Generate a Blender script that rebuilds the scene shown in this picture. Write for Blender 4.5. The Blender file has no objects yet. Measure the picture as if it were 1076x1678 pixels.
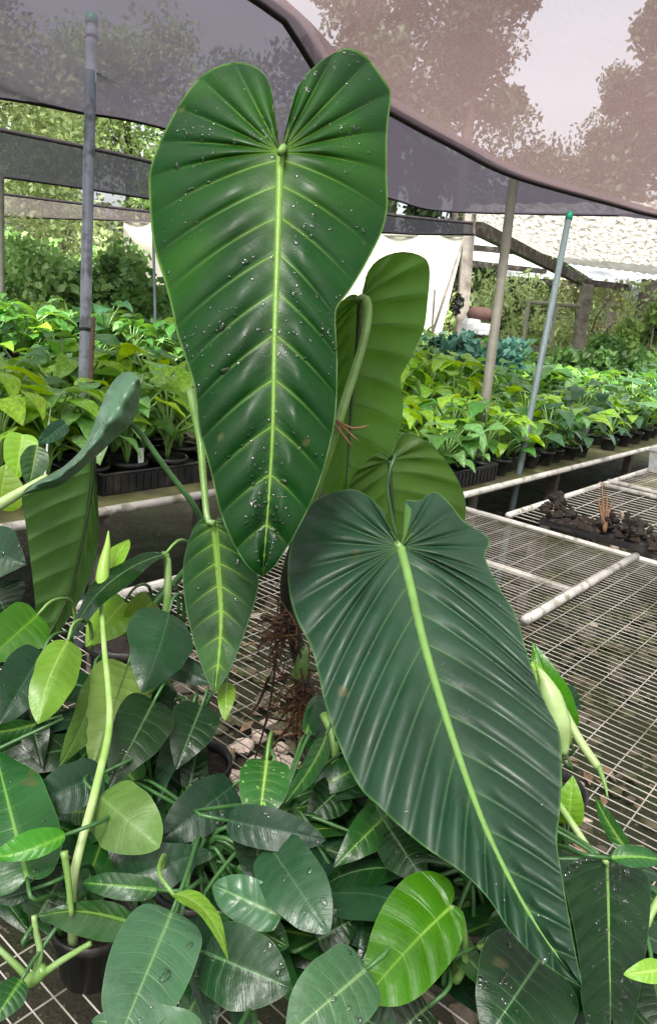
import bpy, math, random
import numpy as np
from mathutils import Vector, Matrix, Quaternion

random.seed(11); rng = np.random.default_rng(11)
SC = bpy.context.scene
COL = SC.collection
rad = math.radians

# ------------------------------------------------------------------ camera
CAM = np.array([0.0, 0.0, 1.55]); FPX = 1225.0; CX, CY = 538.0, 839.0
_p, _r = rad(15.8), rad(6.4)
FW = np.array([0, math.cos(_p), -math.sin(_p)])
_rt = np.array([1.0, 0, 0]); _up = np.cross(_rt, FW)
RT = _rt*math.cos(_r) + _up*math.sin(_r)
UP = -_rt*math.sin(_r) + _up*math.cos(_r)
cd = bpy.data.cameras.new('camera'); cam = bpy.data.objects.new('camera', cd); COL.objects.link(cam)
cd.sensor_fit = 'VERTICAL'; cd.sensor_height = 36.0; cd.lens = FPX/1678*36.0
cd.clip_start = 0.05; cd.clip_end = 500
cam.matrix_world = Matrix(((RT[0], UP[0], -FW[0], CAM[0]), (RT[1], UP[1], -FW[1], CAM[1]), (RT[2], UP[2], -FW[2], CAM[2]), (0, 0, 0, 1)))
SC.camera = cam

# ------------------------------------------------------------------ light
SUN_EL, SUN_AZ = rad(58), rad(200)
world = bpy.data.worlds.new('World'); SC.world = world; world.use_nodes = True
wn = world.node_tree.nodes; wl = world.node_tree.links; wn.clear()
wo = wn.new('ShaderNodeOutputWorld'); wb = wn.new('ShaderNodeBackground'); wh = wn.new('ShaderNodeHueSaturation')
ws = wn.new('ShaderNodeTexSky'); ws.sky_type = 'NISHITA'; ws.sun_disc = False
ws.sun_elevation = SUN_EL; ws.sun_rotation = SUN_AZ; ws.dust_density = 7.0; ws.air_density = 1.0
wh.inputs['Saturation'].default_value = 0.28
wl.new(ws.outputs[0], wh.inputs['Color']); wl.new(wh.outputs[0], wb.inputs[0]); wb.inputs[1].default_value = 0.15
wl.new(wb.outputs[0], wo.inputs[0])
sl = bpy.data.lights.new('sun', 'SUN'); sl.energy = 1.5; sl.angle = rad(14); sl.color = (1, .97, .92)
so = bpy.data.objects.new('sun', sl); COL.objects.link(so)
_sd = Vector((math.sin(SUN_AZ)*math.cos(SUN_EL), math.cos(SUN_AZ)*math.cos(SUN_EL), math.sin(SUN_EL)))
so.rotation_euler = _sd.to_track_quat('Z', 'Y').to_euler(); so.location = (0, 0, 12)
SC.view_settings.view_transform = 'Standard'; SC.view_settings.look = 'None'
SC.view_settings.gamma = 1.0; SC.view_settings.exposure = 1.8
SC.render.engine = 'CYCLES'
SC.cycles.transparent_max_bounces = 14; SC.cycles.max_bounces = 4; SC.cycles.transmission_bounces = 4; SC.cycles.diffuse_bounces = 3; SC.cycles.glossy_bounces = 2
SC.cycles.caustics_reflective = False; SC.cycles.caustics_refractive = False

# ------------------------------------------------------------------ helpers
E1 = np.array([math.cos(rad(52)), math.sin(rad(52)), 0.0])     # along the benches
E2 = np.array([math.cos(rad(-38)), math.sin(rad(-38)), 0.0])   # across them
ROTB = rad(52)
Z3 = np.array([0, 0, 1.0])
TB = 0.75                                                       # bench height

def ray(x, y): return FW + RT*(x-CX)/FPX + UP*(CY-y)/FPX
def W(x, y, d): return CAM + ray(x, y)*d
def onz(x, y, z):
    r = ray(x, y); return CAM + r*((z-CAM[2])/r[2])
def bench(a, b, z=TB): return E1*a + E2*b + Z3*z
def project(P):
    d = np.asarray(P)-CAM; z = d@FW
    return CX+FPX*(d@RT)/z, CY-FPX*(d@UP)/z, z

class MB:
    def __init__(s): s.v = []; s.f = []
    def add(s, v, f):
        o = len(s.v); s.v += [tuple(map(float, p)) for p in v]; s.f += [tuple(i+o for i in q) for q in f]; return s
    def box(s, c, ax, ay, az):
        c, ax, ay, az = map(np.asarray, (c, ax, ay, az)); v = []
        for k in (-1, 1):
            for j in (-1, 1):
                for i in (-1, 1): v.append(c+ax*i+ay*j+az*k)
        return s.add(v, [(0,2,3,1),(4,5,7,6),(0,1,5,4),(2,6,7,3),(0,4,6,2),(1,3,7,5)])
    def bar(s, a, b, w, h, up=Z3):
        a, b = np.asarray(a, float), np.asarray(b, float); d = b-a; L = np.linalg.norm(d); d /= L
        sd = np.cross(d, up); sd /= np.linalg.norm(sd); u = np.cross(sd, d)
        return s.box((a+b)/2, d*L/2, sd*w/2, u*h/2)
    def tube(s, pts, r, n=8, cap=True):
        P = np.asarray(pts, float); m = len(P)
        R = np.full(m, r, float) if np.isscalar(r) else np.asarray(r, float)
        if len(R) != m: R = np.interp(np.linspace(0, 1, m), np.linspace(0, 1, len(R)), R)
        T = np.gradient(P, axis=0); T /= np.maximum(np.linalg.norm(T, axis=1, keepdims=True), 1e-9)
        ref = np.array([0.31, 0.22, 0.92]) if abs(T[0][2]) < .9 else np.array([1.0, .1, 0])
        u = np.cross(T[0], ref); u /= np.linalg.norm(u); v = []
        for i in range(m):
            u = u - T[i]*(u@T[i]); u /= max(np.linalg.norm(u), 1e-9); w = np.cross(T[i], u)
            for k in range(n):
                a = 2*math.pi*k/n; v.append(P[i]+R[i]*(u*math.cos(a)+w*math.sin(a)))
        f = [(i*n+k, i*n+(k+1) % n, (i+1)*n+(k+1) % n, (i+1)*n+k) for i in range(m-1) for k in range(n)]
        if cap: f += [tuple(range(n-1, -1, -1)), tuple((m-1)*n+k for k in range(n))]
        return s.add(v, f)
    def lathe(s, prof, n=16, c=(0, 0, 0), ell=(1, 1)):
        v = []; c = np.asarray(c)
        for (r, z) in prof:
            for k in range(n):
                a = 2*math.pi*k/n; v.append(c+np.array([r*math.cos(a)*ell[0], r*math.sin(a)*ell[1], z]))
        m = len(prof)
        return s.add(v, [(i*n+k, i*n+(k+1) % n, (i+1)*n+(k+1) % n, (i+1)*n+k) for i in range(m-1) for k in range(n)])
    def grid(s, G):
        a, b = G.shape[:2]
        return s.add(G.reshape(-1, 3), [(i*b+j, i*b+j+1, (i+1)*b+j+1, (i+1)*b+j) for i in range(a-1) for j in range(b-1)])
    def mesh(s, name, smooth=False):
        me = bpy.data.meshes.new(name); me.from_pydata(s.v, [], s.f); me.update()
        if smooth: me.polygons.foreach_set('use_smooth', [True]*len(me.polygons))
        return me
    def build(s, name, mat, parent=None, smooth=False, kind=None):
        return obj(name, s.mesh(name, smooth), mat, parent, kind)

def obj(name, me, mat=None, parent=None, kind=None):
    o = bpy.data.objects.new(name, me); COL.objects.link(o)
    if mat is not None and me is not None and not me.materials: me.materials.append(M[mat] if isinstance(mat, str) else mat)
    if parent is not None:
        o.parent = parent
        o.matrix_parent_inverse = PM[parent.name].inverted() if parent.name in PM else Matrix()
    if kind: o['kind'] = kind
    return o
PM = {}   # world matrix of empties, so that parts built in world space can hang from them
def thing(name, label, cat, loc=(0, 0, 0), group=None, local=False):
    o = bpy.data.objects.new(name, None); COL.objects.link(o); o.location = tuple(map(float, loc)); o.empty_display_size = .05
    if not local: PM[o.name] = Matrix.Translation(o.location)
    return tag(o, label, cat, group)
def tag(o, label, cat, group=None):
    o['label'] = label; o['category'] = cat
    if group: o['group'] = group
    return o
def copy_tree(o, parent=None):
    c = o.copy(); COL.objects.link(c); c.parent = parent
    for ch in list(o.children): copy_tree(ch, c)
    return c

def catmull(P, n):
    P = np.asarray(P, float); k = len(P)
    Q = np.vstack([2*P[0]-P[1], P, 2*P[-1]-P[-2]]); out = []
    for i in range(k-1):
        p0, p1, p2, p3 = Q[i:i+4]
        for t in np.linspace(0, 1, 14, endpoint=False):
            out.append(.5*((2*p1)+(-p0+p2)*t+(2*p0-5*p1+4*p2-p3)*t*t+(-p0+3*p1-3*p2+p3)*t**3))
    out.append(P[-1]); out = np.array(out)
    s = np.r_[0, np.cumsum(np.linalg.norm(np.diff(out, axis=0), axis=1))]; s /= s[-1]
    x = np.linspace(0, 1, n) if np.isscalar(n) else np.asarray(n)
    return np.stack([np.interp(x, s, out[:, j]) for j in range(P.shape[1])], 1)

# ------------------------------------------------------------------ materials
M = {}
class NT:
    def __init__(s, name):
        m = bpy.data.materials.new(name); m.use_nodes = True; s.m = m; s.t = m.node_tree; s.t.nodes.clear(); M[name] = m
        s.out = s.n('ShaderNodeOutputMaterial')
    def n(s, typ, **kw):
        x = s.t.nodes.new(typ)
        for k, v in kw.items(): setattr(x, k, v)
        return x
    def set(s, sock, v):
        if isinstance(v, bpy.types.NodeSocket): s.t.links.new(v, sock)
        elif v is not None: sock.default_value = (*v, 1.0) if isinstance(v, tuple) and len(v) == 3 and sock.type == 'RGBA' else v
    def math(s, op, a, b=None, c=None, clamp=False):
        x = s.n('ShaderNodeMath', operation=op, use_clamp=clamp)
        for i, v in enumerate((a, b, c)):
            if v is not None: s.set(x.inputs[i], v)
        return x.outputs[0]
    def mix(s, f, a, b):
        x = s.n('ShaderNodeMix', data_type='RGBA'); s.set(x.inputs[0], f); s.set(x.inputs[6], a); s.set(x.inputs[7], b); return x.outputs[2]
    def noise(s, scale, detail=4, vec=None, rough=.55, out=0):
        x = s.n('ShaderNodeTexNoise'); x.inputs['Scale'].default_value = scale; x.inputs['Detail'].default_value = detail; x.inputs['Roughness'].default_value = rough
        if vec is not None: s.set(x.inputs['Vector'], vec)
        return x.outputs[out]
    def ramp(s, f, *stops):
        x = s.n('ShaderNodeValToRGB'); s.set(x.inputs[0], f); e = x.color_ramp.elements
        while len(e) < len(stops): e.new(.5)
        for i, (p, c) in enumerate(stops): e[i].position = p; e[i].color = (*c, 1) if len(c) == 3 else c
        return x.outputs[0]
    def mr(s, v, a, b, c=0.0, d=1.0, smooth=False):
        x = s.n('ShaderNodeMapRange', interpolation_type='SMOOTHSTEP' if smooth else 'LINEAR')
        for i, q in enumerate((v, a, b, c, d)): s.set(x.inputs[i], q)
        return x.outputs[0]
    def coord(s, which='Object', scale=None):
        c = s.n('ShaderNodeTexCoord').outputs[which]
        if scale:
            mp = s.n('ShaderNodeMapping'); mp.inputs['Scale'].default_value = scale; s.set(mp.inputs[0], c); c = mp.outputs[0]
        return c
    def bump(s, h, strength=.3, dist=.01):
        b = s.n('ShaderNodeBump'); b.inputs['Strength'].default_value = strength; b.inputs['Distance'].default_value = dist; s.set(b.inputs['Height'], h); return b.outputs[0]
    def pbsdf(s, color, rough=.5, normal=None, spec=.5, metal=0.0, coat=0.0, **kw):
        b = s.n('ShaderNodeBsdfPrincipled'); s.set(b.inputs['Base Color'], color); s.set(b.inputs['Roughness'], rough)
        b.inputs['Specular IOR Level'].default_value = spec; b.inputs['Metallic'].default_value = metal; b.inputs['Coat Weight'].default_value = coat
        if normal is not None: s.set(b.inputs['Normal'], normal)
        for k, v in kw.items(): s.set(b.inputs[k], v)
        return b.outputs[0]
    def shader(s, sh): s.t.links.new(sh, s.out.inputs[0]); return s.m
    def mixsh(s, f, a, b):
        x = s.n('ShaderNodeMixShader'); s.set(x.inputs[0], f); s.t.links.new(a, x.inputs[1]); s.t.links.new(b, x.inputs[2]); return x.outputs[0]

def leaf_mat(name, top, vein, under, wv=.0011, wm=.004, vs=1.0, halo=.25, rough=.3, trans=.22, spec=.5, speck=0.0, patch=None, fine=True, lat=1.0):
    t = NT(name)
    at = t.n('ShaderNodeAttribute', attribute_name='leafd'); sp = t.n('ShaderNodeSeparateXYZ'); t.set(sp.inputs[0], at.outputs['Vector'])
    md, spc, tt = sp.outputs
    uv = t.n('ShaderNodeUVMap', uv_map='UVMap'); su = t.n('ShaderNodeSeparateXYZ'); t.set(su.inputs[0], uv.outputs[0])
    vx, vr = su.outputs[0], su.outputs[1]
    vd = t.math('MULTIPLY', t.math('PINGPONG', vx, .5), spc)
    wj = t.math('MULTIPLY', t.mr(vr, 0, 1, 1.7, .22), wv)
    vm = t.mr(vd, t.math('MULTIPLY', wj, .35), wj, 1.0, 0.0, True)
    vh = t.mr(vd, 0.0, t.math('MULTIPLY', wj, 5.0), 1.0, 0.0, True)
    mj = t.math('MULTIPLY', t.mr(tt, 0, 1, 1.0, .18), wm)
    mm = t.mr(md, t.math('MULTIPLY', mj, .55), mj, 1.0, 0.0, True)
    mh = t.mr(md, 0.0, t.math('MULTIPLY', mj, 4.0), 1.0, 0.0, True)
    fade = t.mr(vr, .0, .95, 1.0, .12)
    vmask = t.math('MULTIPLY', t.math('ADD', vm, t.math('MULTIPLY', vh, halo)), t.math('MULTIPLY', fade, .75*vs*lat))
    mask = t.math('ADD', t.math('MAXIMUM', t.math('MULTIPLY', mm, vs), vmask), t.math('MULTIPLY', mh, halo*.6*vs), clamp=True)
    oc = t.coord('Object')
    nz = t.noise(9, 2, oc)
    geo = t.n('ShaderNodeNewGeometry')
    info = t.n('ShaderNodeObjectInfo')
    tb = top
    dk = tuple(c*.62 for c in top); lt = tuple(min(1, c*1.35) for c in top)
    basec = t.ramp(nz, (.3, dk), (.52, top), (.75, lt))
    if patch:
        basec = t.mix(t.mr(t.noise(3.2, 2, oc), .48, .66, 0, .75, True), basec, patch)
    if speck:
        basec = t.mix(t.mr(t.noise(150, 1, oc), .66, .72, 0, speck), basec, vein)
    if fine:   # faint secondary venation between the laterals
        cmb = t.n('ShaderNodeCombineXYZ'); t.set(cmb.inputs[0], t.math('MULTIPLY', vx, 6.0)); t.set(cmb.inputs[1], t.math('MULTIPLY', vr, 1.2))
        fn = t.noise(1.6, 1, cmb.outputs[0])
        basec = t.mix(t.mr(fn, .4, .65, 0, .22), basec, lt)
    if fine:   # net of tiny veins and a few blemishes
        vo = t.n('ShaderNodeTexVoronoi', feature='DISTANCE_TO_EDGE'); vo.inputs['Scale'].default_value = 130; t.set(vo.inputs['Vector'], oc)
        basec = t.mix(t.mr(vo.outputs['Distance'], 0.0, .1, .13, 0), basec, tuple(min(1, c*1.9+.004) for c in top))
        bl = t.noise(17, 2, oc, .8)
        basec = t.mix(t.mr(bl, .7, .76, 0, .55), basec, (.09, .085, .03))
        basec = t.mix(t.mr(t.noise(4.5, 1, oc), .4, .7, 0, .5), basec, tuple(c*.55 for c in top))
    upc = t.mix(mask, basec, vein)
    upc = t.mix(t.mr(vr, .982, .995, 0, .3), upc, vein)          # pale cartilage margin
    ud = tuple(c*.72 for c in under)
    unc = t.mix(t.math('MULTIPLY', vm, .7), t.ramp(nz, (.3, ud), (.7, under)), tuple(c*.55 for c in under))
    unc = t.mix(mm, unc, tuple(c*.5 for c in under))
    col = t.mix(geo.outputs['Backfacing'], upc, unc)
    hs = t.n('ShaderNodeHueSaturation')
    t.set(hs.inputs['Hue'], t.mr(info.outputs['Random'], 0, 1, .488, .512)); t.set(hs.inputs['Value'], t.mr(t.math('FRACT', t.math('MULTIPLY', info.outputs['Random'], 7.31)), 0, 1, .78, 1.25))
    t.set(hs.inputs['Color'], col); col = hs.outputs[0]
    rg = t.mr(t.noise(26, 1, oc), .35, .7, rough*.7, rough*1.5)
    rg = t.math('ADD', rg, t.math('MULTIPLY', geo.outputs['Backfacing'], .2))
    h = t.math('ADD', t.math('MULTIPLY', t.noise(190, 1, oc), .45), t.math('MULTIPLY', vm, -.6))
    if fine: h = t.math('ADD', h, t.math('MULTIPLY', fn, .8))
    bs = t.pbsdf(col, rg, t.bump(h, .3, .0016), spec)
    tr = t.n('ShaderNodeBsdfTranslucent')
    hv = t.n('ShaderNodeHueSaturation'); hv.inputs['Saturation'].default_value = 1.15; hv.inputs['Value'].default_value = 1.9; hv.inputs['Hue'].default_value = .485
    t.set(hv.inputs['Color'], col); t.set(tr.inputs[0], hv.outputs[0])
    return t.shader(t.mixsh(trans, bs, tr.outputs[0]))

leaf_mat('hero_leaf', (.006, .041, .0045), (.24, .42, .045), (.06, .13, .018), wv=.0012, wm=.007, vs=.5, halo=.3, rough=.43, trans=.14, patch=(.026, .095, .004), spec=.24)
leaf_mat('hero_leaf_lower', (.0115, .047, .0185), (.13, .27, .06), (.07, .15, .03), wv=.0010, wm=.0085, vs=.4, halo=.15, rough=.46, trans=.08, spec=.42)
leaf_mat('hero_under', (.012, .075, .014), (.30, .48, .075), (.055, .165, .012), wv=.0022, wm=.004, rough=.4, trans=.38)
leaf_mat('hero_under_pale', (.03, .085, .05), (.20, .38, .09), (.1, .24, .055), wv=.0022, wm=.005, rough=.4, trans=.22)
leaf_mat('shade_dark_leaf', (.006, .034, .0065), (.12, .24, .09), (.07, .15, .04), wv=.0007, wm=.0022, vs=.55, halo=.1, rough=.27, trans=.1, lat=.3, spec=.36)  # dark green, lowered further so shade among the low leaves is in the colour
leaf_mat('blue_leaf', (.0125, .05, .0195), (.06, .13, .065), (.08, .17, .06), wv=.0006, wm=.0018, vs=.4, halo=.1, rough=.3, trans=.08, lat=.3, spec=.36)
leaf_mat('mid_leaf', (.016, .085, .014), (.17, .34, .06), (.1, .2, .04), wv=.0008, wm=.0028, vs=.7, rough=.27, trans=.18, lat=.3)
leaf_mat('pale_leaf', (.06, .165, .07), (.24, .42, .16), (.14, .28, .08), wv=.0008, wm=.0024, vs=.6, rough=.32, trans=.18, lat=.3)
leaf_mat('fresh_leaf', (.05, .225, .008), (.17, .4, .03), (.14, .32, .025), wv=.0008, wm=.003, vs=.55, rough=.2, trans=.3, lat=.5)
leaf_mat('lime_leaf', (.2, .4, .035), (.42, .6, .14), (.2, .37, .04), wv=.0007, wm=.0022, vs=.5, rough=.3, trans=.3, lat=.3)
leaf_mat('curl_leaf', (.085, .18, .105), (.16, .28, .16), (.12, .22, .05), wv=.0006, wm=.002, vs=.4, rough=.34, trans=.12, lat=.5)
leaf_mat('olive_leaf', (.12, .24, .05), (.2, .34, .09), (.12, .22, .04), wv=.0009, wm=.0022, vs=.5, rough=.35, trans=.25, lat=.3)
leaf_mat('speckled_leaf', (.022, .12, .015), (.3, .5, .1), (.1, .22, .04), wv=.0008, wm=.003, vs=.8, rough=.25, trans=.2, speck=.8, lat=.3)
for nm, c, u in (('bench_pale', (.18, .37, .11), (.22, .4, .1)), ('bench_lime', (.24, .45, .04), (.3, .5, .06)), ('bench_green', (.07, .2, .035), (.14, .3, .06)), ('bench_blue', (.05, .13, .055), (.1, .2, .07))):
    leaf_mat(nm, c, tuple(min(1, x*1.7+.03) for x in c), u, wv=.002, wm=.004, vs=.5, rough=.32, trans=.3, fine=False)

def simple(name, c, rough=.6, var=.35, scale=12, bump=.2, bd=.004, metal=0.0, spec=.5, c2=None, c2scale=4, c2lo=.5, c2hi=.65, coord='Object', trans=0):
    t = NT(name); oc = t.coord(coord)
    nz = t.noise(scale, 3, oc)
    col = t.ramp(nz, (.25, tuple(x*(1-var) for x in c)), (.75, tuple(min(1, x*(1+var)) for x in c)))
    if c2: col = t.mix(t.mr(t.noise(c2scale, 3, oc, .65), c2lo, c2hi, 0, .9), col, c2)
    b = t.pbsdf(col, t.mr(nz, .2, .8, rough*.8, min(1, rough*1.2)), t.bump(t.noise(scale*5, 2, oc), bump, bd) if bump else None, spec, metal)
    if trans:
        tr = t.n('ShaderNodeBsdfTranslucent'); t.set(tr.inputs[0], col); b = t.mixsh(trans, b, tr.outputs[0])
    return t.shader(b)
simple('petiole', (.16, .3, .07), .35, .25, 25, c2=(.24, .38, .14), c2scale=9)
simple('petiole_dark', (.045, .13, .035), .35, .3, 25)
simple('petiole_pale', (.36, .5, .2), .35, .2, 20, c2=(.22, .4, .08), c2scale=7)
simple('midrib_green', (.15, .3, .04), .35, .15, 40)
simple('midrib_light', (.14, .28, .065), .38, .15, 40)
simple('midrib_under', (.014, .035, .006), .45, .2, 40)
simple('root', (.06, .03, .018), .8, .55, 40, .5)
simple('root_tan', (.2, .105, .05), .7, .4, 40, .4)
simple('dark_stem', (.02, .022, .012), .7, .5, 30)
simple('black_plastic', (.012, .012, .014), .42, .3, 30, c2=(.05, .045, .035), c2scale=8)
simple('potting_soil', (.03, .02, .014), .95, .7, 60, 1.0, .01, c2=(.12, .085, .05), c2scale=70, c2lo=.6, c2hi=.66)
simple('white_tag', (.8, .8, .82), .5, .08)
simple('wire_white', (.42, .4, .35), .5, .25, 8, c2=(.15, .14, .06), c2scale=5, c2lo=.48, c2hi=.7)
simple('bar_white', (.5, .48, .44), .6, .25, 10, c2=(.16, .15, .09), c2scale=18, c2lo=.52, c2hi=.68)
simple('mossy_board', (.11, .11, .04), .85, .45, 14, .5, .006, c2=(.09, .075, .05), c2scale=6)
simple('pipe_grey', (.25, .28, .325), .45, .2, 10, c2=(.09, .1, .1), c2scale=14)
simple('pipe_tan', (.2, .195, .15), .6, .25, 14, c2=(.2, .2, .15), c2scale=10)
simple('pipe_teal', (.14, .185, .19), .5, .2, 14)
simple('green_cap', (.01, .30, .16), .4, .2)
simple('tie_black', (.012, .012, .012), .6)
simple('rebar', (.13, .075, .06), .75, .4, 60)
simple('wood_grey', (.2, .18, .15), .85, .4, 12, .5, c2=(.09, .07, .05))
simple('wood_dark', (.075, .06, .05), .85, .5, 12, .5, c2=(.22, .2, .17), c2scale=9)
simple('hem', (.03, .025, .028), .9, .4, 30, spec=.1)
simple('stone', (.09, .072, .052), .9, .5, 14, .6, c2=(.045, .055, .012), c2scale=9, c2lo=.4, c2hi=.6)
simple('stone_pale', (.42, .34, .28), .85, .3, 18, .5, c2=(.26, .22, .17), c2scale=9)
simple('tarp_white', (.66, .63, .52), .7, .08, 2, .3, .03, trans=.35)
simple('bark', (.13, .105, .085), .95, .45, 14, .7)
simple('sack_white', (.34, .35, .35), .7, .12, 5, .5, .02)
simple('clay_brown', (.07, .032, .025), .85, .35, 15, .5)
simple('dry_leaf', (.17, .105, .06), .8, .5, 30)
for nm, c in (('tree_bright', (.4, .5, .2)), ('tree_green', (.2, .32, .08)), ('tree_deep', (.045, .085, .03)), ('shrub_yellow', (.42, .42, .05)), ('shrub_teal', (.06, .17, .12)), ('fern_leaf', (.1, .21, .05)), ('carpet_leaf', (.26, .44, .13)), ('reed_leaf', (.33, .36, .16))):
    simple(nm, c, .5, .45, .9, 0, trans=.35)
# ground
t = NT('ground_soil'); oc = t.coord('Object')
g1 = t.ramp(t.noise(3.2, 8, oc, .65), (.3, (.009, .008, .005)), (.5, (.03, .024, .015)), (.68, (.06, .048, .032)))
g2 = t.mix(t.mr(t.noise(1.3, 4, oc, .6), .38, .56, 0, .92), g1, (.024, .034, .006))
g3 = t.mix(t.mr(t.noise(42, 3, oc), .64, .7, 0, .7), g2, (.22, .17, .12))
hh = t.math('ADD', t.noise(16, 8, oc, .7), t.math('MULTIPLY', t.noise(70, 4, oc), .4))
t.shader(t.pbsdf(g3, t.mr(t.noise(5, 3, oc), .3, .7, .55, .95), t.bump(hh, .9, .04), .4))
# shade cloth: knitted mesh, open holes let light and view through
def cloth(name, c, trn, openness, streak=(3, 60, 1)):
    t = NT(name); uv = t.n('ShaderNodeUVMap', uv_map='UVMap').outputs[0]
    mp = t.n('ShaderNodeMapping'); mp.inputs['Scale'].default_value = streak; t.set(mp.inputs[0], uv)
    n1 = t.noise(6, 2, mp.outputs[0], .7); n2 = t.noise(1.3, 1, uv); mp3 = t.n('ShaderNodeMapping'); mp3.inputs['Scale'].default_value = (14, 210, 1); t.set(mp3.inputs[0], uv); n3 = t.noise(1, 0, mp3.outputs[0])
    col = t.mix(t.mr(n2, .35, .7, 0, 1), c, tuple(x*1.35 for x in c))
    df = t.n('ShaderNodeBsdfDiffuse'); t.set(df.inputs[0], col)
    tl = t.n('ShaderNodeBsdfTranslucent'); t.set(tl.inputs[0], t.mix(t.mr(n1, .3, .7, 0, 1), tuple(x*.75 for x in trn), trn))
    tp = t.n('ShaderNodeBsdfTransparent')
    op = t.math('MULTIPLY', t.math('ADD', t.mr(n2, .3, .7, .93, 1.05), t.mr(n3, .3, .7, -.025, .025)), openness, clamp=True)
    return t.shader(t.mixsh(op, t.mixsh(.62, df.outputs[0], tl.outputs[0]), tp.outputs[0]))
cloth('cloth_rose', (.062, .042, .041), (.2, .14, .134), .38)
cloth('cloth_grey', (.03, .026, .032), (.058, .051, .064), .085)
cloth('cloth_black', (.02, .02, .022), (.03, .03, .034), .1)
cloth('cloth_thin', (.09, .075, .075), (.14, .115, .115), .3)
t = NT('mildew_sheet'); uv = t.n('ShaderNodeUVMap', uv_map='UVMap').outputs[0]
mp = t.n('ShaderNodeMapping'); mp.inputs['Scale'].default_value = (1, .26, 1); t.set(mp.inputs[0], uv); mn = t.noise(16, 4, mp.outputs[0], .75); mcol = t.ramp(mn, (.36, (.07, .062, .05)), (.47, (.3, .28, .24)), (.6, (.62, .6, .55)))
tl = t.n('ShaderNodeBsdfTranslucent'); t.set(tl.inputs[0], mcol)
t.shader(t.mixsh(.6, t.pbsdf(mcol, .6), tl.outputs[0]))
t = NT('clear_sheet'); uv = t.n('ShaderNodeUVMap', uv_map='UVMap').outputs[0]
mp = t.n('ShaderNodeMapping'); mp.inputs['Scale'].default_value = (2, 26, 1); t.set(mp.inputs[0], uv)
mcol = t.ramp(t.noise(4, 4, mp.outputs[0]), (.3, (.5, .53, .55)), (.7, (.82, .85, .87)))
tl = t.n('ShaderNodeBsdfTranslucent'); t.set(tl.inputs[0], mcol)
t.shader(t.mixsh(.7, t.pbsdf(mcol, .35), tl.outputs[0]))
t = NT('water_drop')
tp = t.n('ShaderNodeBsdfTransparent'); tp.inputs[0].default_value = (.9, .96, .9, 1); gl = t.n('ShaderNodeBsdfGlossy'); gl.inputs['Roughness'].default_value = .04
fr = t.n('ShaderNodeFresnel'); fr.inputs[0].default_value = 1.33
t.shader(t.mixsh(t.math('ADD', t.math('MULTIPLY', fr.outputs[0], 1.7), .03, clamp=True), tp.outputs[0], gl.outputs[0]))

# ------------------------------------------------------------------ ground
def sheet_uv(me, U):
    uv = me.uv_layers.new(name='UVMap')
    li = np.empty(len(me.loops), int); me.loops.foreach_get('vertex_index', li)
    uv.data.foreach_set('uv', np.asarray(U, float)[li].ravel())
gm = MB()
xs = np.r_[-60, -30, np.linspace(-12, 14, 100), 35, 70]; ys = np.r_[-40, -12, np.linspace(-2, 24, 100), 45, 90]
G = np.zeros((len(ys), len(xs), 3)); G[..., 0] = xs[None, :]; G[..., 1] = ys[:, None]
G[..., 2] = .03*np.sin(G[..., 0]*2.3+1)*np.sin(G[..., 1]*1.9)+.02*np.sin(G[..., 0]*6.1+G[..., 1]*4.7)+.015*np.sin(G[..., 0]*13-G[..., 1]*11)
gm.grid(G); gr = gm.build('ground', 'ground_soil', None, True); gr['kind'] = 'structure'

def blob(mb, c, r, sq=.6, n=5, jit=.25):
    a0 = random.random()*6.28; v = []; prof = [(.55, -.8), (1, -.1), (.8, .6), (.3, .95)]
    for (q, z) in prof:
        for k in range(n):
            a = a0+2*math.pi*k/n; j = 1+random.uniform(-jit, jit)
            v.append((c[0]+r*q*j*math.cos(a), c[1]+r*q*j*math.sin(a)*.8, c[2]+r*z*sq*(1+random.uniform(-jit, jit)*.5)))
    f = [(i*n+k, i*n+(k+1) % n, (i+1)*n+(k+1) % n, (i+1)*n+k) for i in range(3) for k in range(n)]+[tuple(3*n+k for k in range(n))]
    mb.add(v, f)
for nm, mat, cnt, lo, hi, lab in (('gravel', 'stone', 2600, .012, .045, 'brown mossy gravel and clods strewn on the soil under the benches'), ('rubble', 'stone_pale', 170, .012, .04, 'pale pinkish stone chips scattered on the soil under the mesh bench')):
    mb = MB()
    for i in range(cnt):
        a, b = random.uniform(-.6, 6), random.uniform(-2.6, .6)
        if nm == 'rubble' and i < 120: a, b = random.gauss(1.5, .25), random.gauss(-1.2, .25)
        if nm == 'rubble' and a < 1.1: continue
        P = bench(a, b, 0); blob(mb, (P[0], P[1], .02), random.uniform(lo, hi), random.uniform(.4, .8))
    o = mb.build(nm, mat, None, False, 'stuff'); tag(o, lab, 'gravel')

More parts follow.
